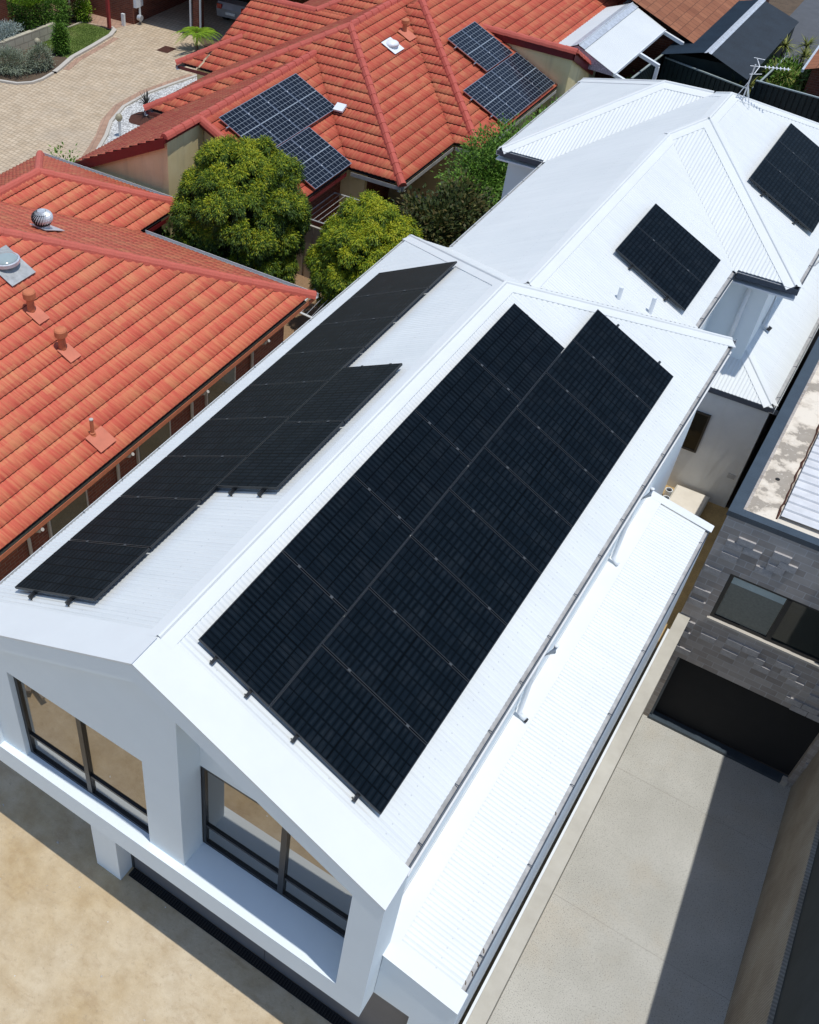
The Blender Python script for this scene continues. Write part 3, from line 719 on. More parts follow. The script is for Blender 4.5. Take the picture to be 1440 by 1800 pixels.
# ------------------------------------------------------------------ solar panels
TH_ = math.atan(TW)
def make_panel(name, W, L, cells, frame_m, ft=.035, fwid=.012):
    root = bpy.data.objects.new(name, None); COL.objects.link(root); root.empty_display_size = .2
    f = MB(); z0, z1 = -ft, 0
    f.box(0, W, 0, fwid, z0, z1); f.box(0, W, L - fwid, L, z0, z1); f.box(0, fwid, fwid, L - fwid, z0, z1); f.box(W - fwid, W, fwid, L - fwid, z0, z1)
    f.quad((0, 0, z0 + .002), (0, L, z0 + .002), (W, L, z0 + .002), (W, 0, z0 + .002))
    fo = f.build('frame', frame_m, fix=False); fo.parent = root
    g = MB(); g.quad((fwid, fwid, -.003), (W - fwid, fwid, -.003), (W - fwid, L - fwid, -.003), (fwid, L - fwid, -.003), [(0, 0), (1, 0), (1, 1), (0, 1)])
    go = g.build('cell_sheet', cells, fix=False); go.parent = root
    return root
M['panel_frame'] = mat('anodised_black_frame', (.022, .025, .028), .38, .2, var=.1)
protoB = make_panel('solar_panel', 1.134, 1.76, M['cells_black'], M['panel_frame'])
protoN = make_panel('solar_panel', 1.03, 1.75, M['cells_blue'], M['alu'], fwid=.013)
used = {id(protoB): False, id(protoN): False}
def place_panel(proto, mtx, label, group):
    if not used[id(proto)]: used[id(proto)] = True; r = proto
    else:
        r = proto.copy(); COL.objects.link(r)
        for ch in list(proto.children):
            c2 = ch.copy(); COL.objects.link(c2); c2.parent = r
    r.matrix_world = mtx
    return tag(r, label, 'solar panel', group)
def frame_mtx(o, ex, ey):
    ex, ey = Vector(ex).normalized(), Vector(ey).normalized(); ez = ex.cross(ey)
    m = Matrix((ex, ey, ez)).transposed().to_4x4(); m.translation = Vector(o); return m
ORD = ['first', 'second', 'third', 'fourth', 'fifth', 'sixth', 'seventh', 'eighth', 'ninth']
s_, c_ = math.sin(TH_), math.cos(TH_)
Hn = .12
# right slope: x_top edge u=0 at calibrated origin (0,0) z = plane
def RPt(u, v, h=Hn):   # u down slope from the array corner
    x = u * c_; z = roofz(0) - u * s_
    return Vector((x + s_ * h, v, z + c_ * h))
def LPt(u, v, h=Hn):   # u up slope
    x = -3.304 + u * c_; z = roofz(-3.304) + u * s_
    return Vector((x - s_ * h, v, z + c_ * h))
# the calibrated origin is the panel plane itself: shift so that top of glass passes the measured corner
def RPt(u, v, h=0):
    return Vector((u * c_ + s_ * h, v, 7.3 - u * s_ + c_ * h))
zL0 = 7.3 - TW * (2 * (-.364) - (-3.304)) * -1 if False else 7.3 - (2 * (-.364) + 3.304) * TW
def LPt(u, v, h=0):
    return Vector((-3.304 + u * c_ - s_ * h, v, zL0 + u * s_ + c_ * h))
GR = 'black solar panels on the right slope of the front wing'; GL = 'black solar panels on the left slope of the front wing'
W_, L_, G = 1.134, 1.76, .02
dR = Vector((c_, 0, -s_)); dL = Vector((c_, 0, s_)); Y = Vector((0, 1, 0))
for i in range(5):
    o = RPt(0, i * (L_ + G)); place_panel(protoB, frame_mtx(o, dR, Y), 'sideways black panel %s from the front in the ridge-side row of the right slope' % ORD[i], GR)
for i in range(9):
    o = RPt(W_ + .009, i * (W_ + G)) + Y * W_; place_panel(protoB, frame_mtx(o, -Y, dR), 'black panel %s from the front in the eave-side row of the right slope' % ORD[i], GR)
for i in range(9):
    o = LPt(0, 0.047 + i * (W_ + G)) + Y * W_; place_panel(protoB, frame_mtx(o, -Y, dL), 'black panel %s from the front in the gutter-side row of the left slope' % ORD[i], GL)
for i in range(2):
    o = LPt(L_ + G, 2.703 + i * (L_ + G)); place_panel(protoB, frame_mtx(o, dL, Y), 'sideways black panel in the upper pair of the left slope, %s the front' % ('nearer' if i == 0 else 'farther from'), GL)
def plane_pt(pl, x, y, h): 
    n = Vector((-pl[4] * pl[0], -pl[4] * pl[1], 1)).normalized(); return Vector((x, y, hz(pl, x, y))) + n * h
for i in range(2):
    o = plane_pt(pB[1], .44, 12.76 + i * (W_ + G), .13) + Y * W_; place_panel(protoB, frame_mtx(o, -Y, dR), 'black solar panel, %s of the pair on the middle white roof' % ('nearer one' if i == 0 else 'farther one'), 'pair of black solar panels on the middle white roof')
for i in range(3):
    o = plane_pt(pC[1], 1.68, 17.38 + i * (W_ + G), .13) + Y * W_; place_panel(protoB, frame_mtx(o, -Y, dR), 'black solar panel, %s of three at the right end of the rear roof' % ['nearest', 'middle one', 'farthest'][i], 'three black solar panels on the rear white roof')
# rails with clamps
clamp_me = None
def rail(a, b, nrm, label, group, gaps, m='black_alu'):
    a, b, nrm = Vector(a), Vector(b), Vector(nrm).normalized(); d = (b - a).normalized(); sd = d.cross(nrm)
    r = MB(); r.obox(a - nrm * .085 - sd * .02, b - a, sd * .04, nrm * .048)
    n = max(2, int((b - a).length / 1.3))
    for i in range(n + 1):
        q = a + (b - a) * (i / n) * .995 + d * .01
        r.obox(q - nrm * .125 - sd * .012, d * .035, sd * .008, nrm * .06); r.obox(q - nrm * .125 - sd * .03, d * .05, sd * .045, nrm * .006)
    ro = r.build('mounting_rail', M[m]); tag(ro, label, 'rail', group)
    for g in gaps:
        q = a + d * g
        cb = MB(); cb.obox(q - d * .009 - sd * .02 - nrm * .03, d * .018, sd * .04, nrm * .033); cb.obox(q - d * .02 - sd * .022 + nrm * .001, d * .04, sd * .044, nrm * .004)
        cb.build('clamp', M['galv'] if m == 'alu' else M['clampg'], ro)
    return ro
M['clampg'] = mat('grey_clamp', (.07, .075, .08), .5, .3)
nR = Vector((s_, 0, c_)); nL = Vector((-s_, 0, c_))
for k, (u, row) in enumerate(((.3, 'ridge-side'), (.86, 'ridge-side'))):
    rail(RPt(u, -.09), RPt(u, 5 * (L_ + G) + .04), nR, 'black rail under the %s row of the right slope, %s' % (row, 'nearer the ridge' if k == 0 else 'farther from the ridge'), 'black mounting rails', [.09 + j * (L_ + G) - .01 for j in range(1, 5)])
for k, u in enumerate((W_ + G + .45, W_ + G + 1.42)):
    rail(RPt(u, -.09), RPt(u, 9 * (W_ + G) + .12), nR, 'black rail under the eave-side row of the right slope, %s' % ('upper one' if k == 0 else 'lower one'), 'black mounting rails', [.09 + j * (W_ + G) - .01 for j in range(1, 9)])
for k, u in enumerate((.42, 1.25)):
    rail(LPt(u, .047 - .1), LPt(u, .047 + 9 * (W_ + G) + .08), nL, 'black rail under the gutter-side row of the left slope, %s' % ('lower one' if k == 0 else 'upper one'), 'black mounting rails', [.1 + j * (W_ + G) - .01 for j in range(1, 9)])
for k, u in enumerate((L_ + G + .3, L_ + G + .85)):
    rail(LPt(u, 2.703 - .1), LPt(u, 2.703 + 2 * (L_ + G) + .08), nL, 'black rail under the upper pair on the left slope, %s' % ('lower one' if k == 0 else 'upper one'), 'black mounting rails', [.1 + (L_ + G) - .01])
for nm, pl, x0, y0, n in (('middle white roof', pB[1], .44, 12.76, 2), ('rear white roof', pC[1], 1.68, 17.38, 3)):
    for k, u in enumerate((.45, 1.35)):
        a = plane_pt(pl, x0 + u * c_, y0 - .06, .13); b = plane_pt(pl, x0 + u * c_, y0 + n * (W_ + G) + .05, .13)
        rail(a, b, nR, '%s rail under the panels on the %s' % ('upper' if k == 0 else 'lower', nm), 'black mounting rails', [.06 + j * (W_ + G) - .01 for j in range(1, n)])

# TV antenna on the rear roof
an = thing('tv_antenna', 'grey television antenna on a tall mast at the rear peak of the white roof', 'antenna', (.62, 20.3, 7.1))
b0 = Vector((.62, 20.3, 7.05)); tp = b0 + Vector((0.02, 0, .9))
MB().tube([b0, tp], .016, 8).build('mast', M['galv'], an)
c = MB()
for dx, dy in ((.22, -.12), (-.2, -.15), (.05, .28)): c.tube([b0 + Vector((dx, dy, .04 - .5 * abs(dx) * .5)), b0 + Vector((0, 0, .5))], .01, 6)
c.build('stay', M['galv'], an)
c = MB(); h0 = tp + Vector((-.1, 0, -.05)); bd = Vector((.95, .33, 0)).normalized(); sd = Vector((-.33, .95, 0)).normalized()
c.tube([h0, h0 + bd * .85], .007, 6)
for i in range(7):
    q = h0 + bd * (.32 + i * .08); c.obox(q - sd * .06 - bd * .008 - Vector((0, 0, .015)), sd * .12, bd * .018, Vector((0, 0, .03)))
for sg in (-1, 1): c.tube([h0 + bd * .2, h0 + bd * .12 + sd * .12 * sg + Vector((0, 0, .12 * sg))], .009, 6); c.tube([h0 + bd * .03 + sd * .07 * sg + Vector((0, 0, .16 * sg)), h0 + bd * .28 + sd * .11 * sg + Vector((0, 0, .12 * sg))], .007, 6)
c.build('aerial', M['white_plastic'], an)

# ================================================================== NEIGHBOURING TILED HOUSES
TN = .466; ZN = 2.75
def tiles(pl, hips, hi, a, b, parent, m='tile', nm='tiled_roof'):
    s0, s1 = srange(pl, a, b)
    o = sheet(nm, pl, hips, hi, s0, s1, .05, tileprof, M[m], parent, course=.325, step=.036, over=-.03)
    if o:
        d = deck('sarking', hips, hi, pl, s0, s1, M['dark_inside'], o, .05)
    return o
def hipP(x0, x1, y0, y1, cons=(), z=ZN, T=TN): return hip([(1, 0, x0, z, T), (-1, 0, -x1, z, T), (0, 1, y0, z, T), (0, -1, -y1, z, T)], cons)
def caps_obj(lines, parent, m='tile_cap'):
    for a, b in lines:
        cap_tiles(MB(), a, b).build('ridge_tiles', M[m], parent, fix=False)
# --- left house
ln = thing('tiled_house', 'brick house with a salmon red tiled roof beside the long gutter of the white house', 'house', (-12, 8, 0))
hLN = [hipP(-22., -6.57, 1.2, 13.45), hip([(1, 0, -17.9, ZN, TN), (-1, 0, 12.2, ZN, TN), (0, -1, -15.45, ZN, TN)], [(0, 1, 8.)])]
P = hLN[0]['planes']
tiles(P[1], hLN, 0, 1.2, 13.45, ln); tiles(P[3], hLN, 0, -22, -6.57, ln)
P2 = hLN[1]['planes']; tiles(P2[0], hLN, 1, 9, 15.45, ln); tiles(P2[1], hLN, 1, 9, 15.45, ln); tiles(P2[2], hLN, 1, -17.9, -12.2, ln)
dd = (13.45 - 1.2) / 2; zz = ZN + TN * dd
caps_obj([((-6.52, 13.5, ZN), (-6.57 - dd, 13.45 - dd, zz)), ((-6.57 - dd, 13.45 - dd, zz), (-16, 13.45 - dd, zz)),
          ((-12.15, 15.5, ZN), (-15.05, 12.6, ZN + 2.85 * TN)), ((-17.95, 15.5, ZN), (-15.05, 12.6, ZN + 2.85 * TN)), ((-15.05, 12.6, ZN + 2.85 * TN), (-15.05, 10.4, ZN + 2.85 * TN))], ln)
c = MB(); c.box(-21.5, -7.05, 1.7, 12.95, 0, 2.5); c.box(-17.5, -12.7, 12.95, 15.0, 0, 2.5); c.build('wall', M['red_brick'], ln)
c = MB(); c.box(-7.05, -6.6, 1.3, 13.4, 2.5, 2.53); c.box(-21.5, -6.6, 12.95, 13.42, 2.502, 2.532); c.build('soffit', M['cream_wall'], ln)
GN = dict(mi=M['gutter_neighbour'], mo=M['gutter_neighbour'], straps=False)
gutter((-6.55, 1.1, 2.66), (-6.55, 13.6, 2.66), (1, 0, 0), parent=ln, w=.10, **{**GN, 'mo': M['terracotta']})
gutter((-6.45, 13.58, 2.80), (-12.1, 13.58, 2.80), (0, 1, 0), parent=ln, w=.09, **{**GN, 'mi': M['galv'], 'mo': M['pvc']})
gutter((-12.18, 13.6, 2.66), (-12.18, 15.6, 2.66), (1, 0, 0), parent=ln, w=.08, **{**GN, 'mo': M['red_fascia']})
gutter((-12.1, 15.58, 2.80), (-18., 15.58, 2.80), (0, 1, 0), parent=ln, w=.09, **{**GN, 'mi': M['galv'], 'mo': M['pvc']})
gutter((-17.92, 15.6, 2.66), (-17.92, 9., 2.66), (-1, 0, 0), parent=ln, w=.09, **GN)
for y in (3.4, 6.2, 8.9, 11.4): 
    MB().tube([(-6.5, y, 2.55), (-6.6, y, 2.45), (-6.95, y, 2.25), (-6.98, y, 2.0), (-6.98, y, .1)], .04, 8).build('downpipe', M['cream_steel'], ln)
for y in (4.6, 7.5, 10.1):
    window_ = MB(); window_.box(-7.06, -6.99, y - .6, y + .6, .95, 2.1); f_ = window_.build('window', M['cream_steel'], ln)
    MB().box(-6.989, -6.98, y - .54, y + .54, 1.0, 2.05).build('pane', M['dark_glass'], f_)
# fittings standing on the left roof
def on_plane(pl, x, y): return Vector((x, y, hz(pl, x, y) + .02))
PLN = P[1]
def flashing(pl, x, y, w, l, parent, m='terra_flash', lift=.055):
    up = Vector((pl[0], pl[1], pl[4])).normalized(); al = Vector((-pl[1], pl[0], 0)); n = up.cross(al) * (1 if up.cross(al).z > 0 else -1)
    q = on_plane(pl, x, y) + n * lift; mb = MB(); mb.obox(q - up * l / 2 - al * w / 2, up * l, al * w, n * .012)
    return bevel(mb.build('flashing', M[m], parent), .02)
for i, (x, y) in enumerate(((-9.95, 7.05), (-8.92, 6.86))):
    t = thing('roof_vent', 'round topped terracotta vent on the near red roof, %s' % ('upper of the two' if i == 0 else 'lower of the two'), 'vent', tuple(on_plane(PLN, x, y)), 'terracotta roof vents')
    flashing(PLN, x + .14, y + .02, .34, .42, t)
    lathe([(.085, -.05), (.085, .36), (.125, .37), (.145, .39), (.145, .52), (.12, .55), (.03, .565)], 18, tuple(on_plane(PLN, x, y))).build('pipe', M['terracotta'], t, smooth=False)
x, y = -7.15, 5.72
t = thing('plumbing_vent', 'thin terracotta pipe with a pale tip on a square flashing near the red roof gutter', 'vent', tuple(on_plane(PLN, x, y)))
flashing(PLN, x + .15, y + .05, .5, .46, t)
lathe([(.075, -.05), (.075, .05), (.06, .07), (.06, .12), (.042, .13), (.042, .46)], 14, tuple(on_plane(PLN, x, y))).build('pipe', M['terracotta'], t)
lathe([(.046, .455), (.046, .475), (.02, .485)], 14, tuple(on_plane(PLN, x, y))).build('pipe_cap', M['plain_concrete'], t)
# tubular skylight dome on its metal flashing
x, y = -11.15, 7.55; t = thing('skylight', 'round clear dome on a square metal flashing at the left edge of the red roof', 'skylight', tuple(on_plane(PLN, x, y)))
flashing(PLN, x + .1, y, .75, .95, t, 'lead', .06)
q = on_plane(PLN, x, y) + Vector((.03, 0, .07)); lathe([(.33, 0), (.33, .08), (.30, .09)], 28, tuple(q)).build('collar', M['galv'], t)
lathe([(.295, .08), (.27, .11), (.20, .14), (.1, .155), (.01, .16)], 28, tuple(q)).build('dome', M['dome'], t, smooth=True)
# turbine ventilator on the back slope
PB_ = P[3]; x, y = -12.1, 9.75; q = on_plane(PB_, x, y)
t = thing('turbine_vent', 'shiny silver spinning turbine ventilator near the ridge of the left red roof', 'ventilator', tuple(q))
lathe([(.17, -.15), (.17, .16), (.2, .17)], 20, tuple(q)).build('base', M['galv'], t)
flashing(PB_, x, y + .1, .55, .7, t, 'galv')
mb = MB(); nb = 24
for i in range(nb):
    for k in range(7):
        a0 = -1.1 + 2.4 * k / 7; a1 = -1.1 + 2.4 * (k + 1) / 7
        def pt(a, tw): 
            th = 2 * math.pi * (i + tw) / nb + a * .35; r = .07 + .19 * math.cos(a); return (q.x + r * math.cos(th), q.y + r * math.sin(th), q.z + .33 + .17 * math.sin(a))
        A, B_, C_, D_ = pt(a0, 0), pt(a1, 0), pt(a1, .72), pt(a0, .72)
        sc = lambda p, k_: (q.x + (p[0] - q.x) * k_, q.y + (p[1] - q.y) * k_, p[2])
        mb.quad(sc(A, .9), sc(B_, .9), sc(C_, 1.04), sc(D_, 1.04))
lathe([(.18, .17), (.22, .20), (.23, .33), (.2, .45), (.05, .49)], 20, tuple(q)).build('rotor_core', M['dark_inside'], t)
mb.build('rotor', M['galv'], t, fix=False); lathe([(.11, .485), (.1, .51), (.02, .52)], 20, tuple(q)).build('cap', M['galv'], t)

# --- middle house behind the trees
rr = thing('tiled_house', 'cream walled house with deep red tiled hips behind the two round trees', 'house', (-12, 25, 0))
hRR = [hip([(1, 0, -17.45, ZN, TN), (-1, 0, 7.65, ZN, TN), (0, 1, 20.2, ZN, TN)], [(0, -1, -40.)]),
       hip([(1, 0, -16.7, ZN, TN), (-1, 0, 6.8, ZN, TN), (0, 1, 23.65, ZN, TN)], [(0, -1, -46.)]),
       hip([(1, 0, -16.66, ZN, TN), (-1, 0, 9.5, ZN, TN)], [(0, 1, 15.72), (0, -1, -26.)]),
       hip([(0, 1, 24.1, ZN, TN), (0, -1, -31., ZN, TN)], [(1, 0, -18.1), (-1, 0, 12.)]),
       hip([(0, 1, 24.1, ZN, TN), (1, 0, -19.1, ZN, TN), (0, -1, -27.6, ZN, TN)], [(-1, 0, 16.)]),
       hip([(0, 1, 24.1, ZN, TN), (1, 0, -18.8, ZN, TN), (-1, 0, 8.6, ZN, TN)], [(0, -1, -46.)])]
H = [h['planes'] for h in hRR]
tt = lambda pl, hi, a, b: tiles(pl, hRR, hi, a, b, rr, 'tile2')
tt(H[0][0], 0, 20.2, 32); tt(H[0][1], 0, 20.2, 36); tt(H[0][2], 0, -17.45, -7.65)
tt(H[1][1], 1, 23.65, 44); tt(H[1][2], 1, -16.7, -6.8); tt(H[1][0], 1, 24, 44)
tt(H[2][0], 2, 15.72, 26)
# the right slope of the front wing stops at its own gable, further back
hR2 = [dict(h) for h in hRR]; hR2[2] = hip(H[2], [(0, 1, 17.42), (0, -1, -26.)])
s0, s1 = srange(H[2][1], 17.42, 26); o_ = sheet('tiled_roof', H[2][1], hR2, 2, s0, s1, .05, tileprof, M['tile2'], rr, course=.325, step=.036, over=-.03); deck('sarking', hR2, 2, H[2][1], s0, s1, M['dark_inside'], o_, .05)
tt(H[3][0], 3, -18.1, -12); tt(H[3][1], 3, -18.1, -12)
tt(H[4][0], 4, -18.1 if False else -19.1, -17.2); tt(H[4][1], 4, 24.1, 27.6)
tt(H[5][0], 5, -18.8, -9); tt(H[5][1], 5, 24, 44); tt(H[5][2], 5, 24, 44)
z1 = ZN + 4.9 * TN; z2 = ZN + 4.95 * TN
caps_obj([((-7.6, 20.15, ZN), (-12.55, 25.1, z1)), ((-17.5, 20.15, ZN), (-12.55, 25.1, z1)), ((-12.55, 25.1, z1), (-12.55, 29.0, z1)),
          ((-6.75, 23.6, ZN), (-11.75, 28.6, z2)), ((-11.75, 28.6, z2), (-11.75, 40, z2)),
          ((-13.08, 15.74, ZN + 3.58 * TN), (-13.08, 23.78, ZN + 3.58 * TN)),
          ((-19.15, 24.05, ZN), (-17.4, 25.8, ZN + 1.7 * TN)), ((-18.1, 27.55, ZN + 3.45 * TN), (-15.35, 27.55, ZN + 3.45 * TN)),
          ((-15.35, 27.55, ZN + 3.45 * TN), (-13.7, 29.2, ZN + 5.1 * TN)), ((-13.7, 29.2, ZN + 5.1 * TN), (-13.7, 40, ZN + 5.1 * TN))], rr, 'tile_cap2')
# walls
cw = MB(); zg = ZN + 3.58 * TN - .12
cw.prism([(-16.3, 0), (-13.06, 0), (-13.06, zg), (-16.3, 2.62)], 15.85, 17.6, 'y')
cw.prism([(-13.06, 0), (-9.95, 0), (-9.95, 2.62), (-13.06, zg)], 17.62, 17.9, 'y')
cw.build('wall', M['cream_wall'], rr)
c = MB(); c.box(-16.2, -9.95, 17.9, 30, 0, 2.55); c.build('brick_wall', M['red_brick'], rr)
c = MB(); c.box(-17.0, -7.35, 24.1, 36, 0, 2.5); c.box(-9.95, -9.1, 20.6, 20.75, 0, 2.5); c.box(-18.6, -17, 24.6, 36, 0, 2.49); c.build('rear_wall', M['cream_wall'], rr)
# fascias of the stepped gable
def slab(a, b, w, h, d):  # board from a to b hanging h below, thickness vector d
    a, b = Vector(a), Vector(b); mb = MB(); mb.obox(a - Vector((0, 0, h)), b - a, Vector(d), Vector((0, 0, h))); return mb
slab((-16.72, 15.70, 2.72), (-13.06, 15.70, 2.72 + 3.66 * TN), 0, .30, (0, .03, 0)).build('fascia', M['red_fascia'], rr)
slab((-13.02, 15.70, zg + .10), (-13.02, 17.45, zg + .10), 0, .14, (-.03, 0, 0)).build('fascia', M['red_fascia'], rr)
slab((-13.08, 17.40, zg + .13), (-9.45, 17.40, 2.74), 0, .25, (0, .03, 0)).build('fascia', M['red_fascia'], rr)
cap_tiles(MB(), (-13.06, 17.42, zg + .1), (-9.5, 17.42, 2.73)).build('verge_tiles', M['tile_cap2'], rr, fix=False)
gutter((-16.68, 26, 2.66), (-16.68, 15.7, 2.66), (-1, 0, 0), parent=rr, w=.1, **{**GN, 'mi': M['pvc'], 'mo': M['pvc']})
gutter((-16.75, 20.18, 2.66), (-17.55, 20.18, 2.66), (0, -1, 0), parent=rr, w=.08, **{**GN, 'mo': M['red_fascia']})
gutter((-17.47, 24.1, 2.66), (-17.47, 20.1, 2.66), (-1, 0, 0), parent=rr, w=.09, **{**GN, 'mi': M['pvc'], 'mo': M['pvc']})
gutter((-17.5, 24.08, 2.66), (-19.2, 24.08, 2.66), (0, -1, 0), parent=rr, w=.08, **{**GN, 'mo': M['red_fascia']})
gutter((-19.12, 27.6, 2.66), (-19.12, 24.0, 2.66), (-1, 0, 0), parent=rr, w=.09, **{**GN, 'mi': M['pvc'], 'mo': M['pvc']})
gutter((-9.48, 17.4, 2.66), (-9.48, 20.1, 2.66), (1, 0, 0), parent=rr, w=.09, **{**GN, 'mo': M['red_fascia']})
gutter((-9.4, 20.18, 2.66), (-7.55, 20.18, 2.66), (0, -1, 0), parent=rr, w=.09, **GN)
gutter((-7.63, 20.1, 2.66), (-7.63, 23.6, 2.66), (1, 0, 0), parent=rr, w=.09, **GN)
gutter((-7.6, 23.63, 2.66), (-6.7, 23.63, 2.66), (0, -1, 0), parent=rr, w=.09, **GN)
gutter((-6.78, 23.6, 2.66), (-6.78, 29.9, 2.66), (1, 0, 0), parent=rr, w=.09, **GN)
# level gable block on the right end, with its own walls
c = MB()
c.prism([(-9.6, 3.6), (-9.6, 4.02), (-6.52, 3.86), (-6.52, .0), (-7.3, 0), (-7.3, 2.5)], 29.98, 30.2, 'y')
c.prism([(30.0, 0), (32.3, 0), (32.3, 2.55), (30.0, 3.84)], -6.75, -6.51, 'x')
c.build('gable_wall', M['cream_wall'], rr)
slab((-9.75, 29.9, 4.12), (-6.42, 29.9, 3.98), 0, .26, (0, .04, 0)).build('fascia', M['red_fascia'], rr)
slab((-6.43, 29.9, 3.98), (-6.43, 32.5, 2.68), 0, .25, (-.04, 0, 0)).build('fascia', M['red_fascia'], rr)
cap_tiles(MB(), (-9.9, 29.97, 4.15), (-6.42, 29.97, 4.0)).build('verge_tiles', M['tile_cap2'], rr, fix=False)
cap_tiles(MB(), (-6.47, 29.97, 4.0), (-6.47, 32.5, 2.7)).build('verge_tiles', M['tile_cap2'], rr, fix=False)
# roof fittings
k1 = H[0][1]
t = thing('skylight', 'square white skylight with a round dome let into the middle red tiled hip', 'skylight', (-11.22, 25.65, 4.45))
flashing(k1, -11.22, 25.65, .62, .62, t, 'white_plastic', .06)
lathe([(.24, 0), (.23, .06), (.17, .11), (.08, .14), (.01, .145)], 24, tuple(on_plane(k1, -11.25, 25.65) + Vector((.02, 0, .07)))).build('dome', M['white_plastic'], t, smooth=True)
t = thing('roof_vent', 'terracotta vent pipe just above the white skylight on the middle red tiled hip', 'vent', (-11.5, 26.85, 4.5))
flashing(k1, -11.3, 26.8, .5, .55, t, 'terra_flash'); lathe([(.075, -.05), (.075, .3), (.13, .31), (.135, .33), (.135, .42), (.1, .45)], 18, tuple(on_plane(k1, -11.42, 26.85))).build('pipe', M['terracotta'], t)
# neighbour's blue solar panels
pg = H[2][1]; pk = H[1][1]
TQ = math.atan(TN); dN = Vector((math.cos(TQ), 0, -math.sin(TQ)))
GP = 'blue black solar panels with white grids on the red tiled roof'
def nrow(pl, x0, y0, n, lab):
    w = ['nearest', 'second', 'third', 'farthest'] if n == 4 else ['nearer one', 'farther one']
    for i in range(n):
        o = plane_pt(pl, x0, y0 + i * 1.05, .17) + Y * 1.03; place_panel(protoN, frame_mtx(o, -Y, dN), lab % w[i], GP)
nrow(pg, -12.72, 17.8, 4, 'white gridded solar panel in the upper row above the large round tree, %s of four')
nrow(pg, -11.1, 18.2, 2, 'white gridded solar panel in the lower pair beside the large round tree, %s')
nrow(pk, -10.12, 27.4, 2, 'white gridded solar panel in the upper pair by the level gable, %s')
nrow(pk, -8.48, 25.5, 4, 'white gridded solar panel in the lower row beside the cream gable wall, %s of four')
nQ = Vector((math.sin(TQ), 0, math.cos(TQ)))
for nm, pl, x0, y0, n in (('upper row of four over the large round tree', pg, -12.72, 17.8, 4), ('lower pair beside the large round tree', pg, -11.1, 18.2, 2), ('upper pair by the level gable', pk, -10.12, 27.4, 2), ('lower row of four by the cream gable', pk, -8.48, 25.5, 4)):
    for k, u in enumerate((.4, 1.26)):
        a = plane_pt(pl, x0 + u * dN.x, y0 - .1, .17); b = plane_pt(pl, x0 + u * dN.x, y0 + n * 1.05 + .03, .17)
        rail(a, b, nQ, 'silver rail under the %s, %s one' % (nm, 'higher' if k == 0 else 'lower'), 'silver mounting rails', [.1 + j * 1.05 - .01 for j in range(1, n)], 'alu')
t = thing('isolator_box', 'small white electrical box on the red tiles beside the upper row of solar panels', 'box', (-11.0, 22.0, 3.65))
q = Vector((-10.93, 21.95, ZN + TN * (21.95 - 20.2) + .12)); nu = Vector((0, 1, TN)).normalized()
bevel(MB().obox(q - Vector((.17, 0, 0)) - nu * .15, (.34, 0, 0), nu * .3, Vector((0, -TN, 1)).normalized() * .07).build('lid', M['white_plastic'], t), .015)
MB().obox(q - Vector((.12, 0, .12)) - nu * .1, (.24, 0, 0), nu * .2, (0, 0, .12)).build('bracket', M['dark_inside'], t)

# --- patio roof, right of the tiled gable
pt_ = thing('patio_roof', 'white gabled patio roof with open white frames beside the cream gable', 'patio roof', (-6.5, 35, 0))
c = MB(); rz, ez = 3.62, 2.95; xr_, xl_, xe_ = -6.95, -8.15, -5.5; ya, yb = 31.7, 37.2
def corrstrip(a, b, c2, d, n, amp=.012):
    mb = MB(); a, b, c2, d = map(Vector, (a, b, c2, d)); nn = (b - a).cross(d - a).normalized(); nn = nn if nn.z > 0 else -nn
    for i in range(n * 4):
        t0, t1 = i / (n * 4), (i + 1) / (n * 4); h0, h1 = amp * math.cos(t0 * n * 2 * math.pi), amp * math.cos(t1 * n * 2 * math.pi)
        mb.quad(tuple(a.lerp(b, t0) + nn * h0), tuple(a.lerp(b, t1) + nn * h1), tuple(d.lerp(c2, t1) + nn * h1), tuple(d.lerp(c2, t0) + nn * h0))
    return mb
corrstrip((xr_, ya, rz), (xr_, yb, rz), (xe_, yb, ez), (xe_, ya, ez), 60, .006).build('roof_sheet', WS, pt_)
corrstrip((xr_, ya, rz), (xr_, yb, rz), (xl_, yb, 3.22), (xl_, ya, 3.22), 60, .006).build('roof_sheet', WS, pt_)
ridge_roll(MB(), (xr_, ya - .02, rz), (xr_, yb, rz), .26, .4, .03).build('ridge_cap', M['galv'], pt_, fix=False)
MB().prism([(xl_ + .1, 3.0), (xe_ - .05, 2.85), (xe_ - .05, 2.97), (xr_, rz - .03), (xl_ + .1, 3.2)], ya + .02, ya + .05, 'y').build('lattice_gable', mat('mauve_lattice', (.42, .36, .42), .7, var=.5, scale=22), pt_)
for y in (ya + .1, 34.3, yb - .1):
    MB().obox((xe_ - .1, y, ez - .12), (.95, 0, -.32), (0, .12, 0), (0, 0, .12)).build('bracket', M['white_plastic'], pt_)
    MB().box(xe_ + .74, xe_ + .86, y, y + .12, .0, ez - .42).build('post', M['white_plastic'], pt_)
MB().box(xe_ + .0, xe_ + .06, ya, yb, ez - .1, ez).build('gutter', M['white_plastic'], pt_)
corrstrip((-13.5, 38.6, 3.1), (-7.8, 36.9, 3.1), (-7.0, 41.5, 3.3), (-13.5, 43.5, 3.3), 48, .018).build('lower_sheet', M['white_flash'], pt_)
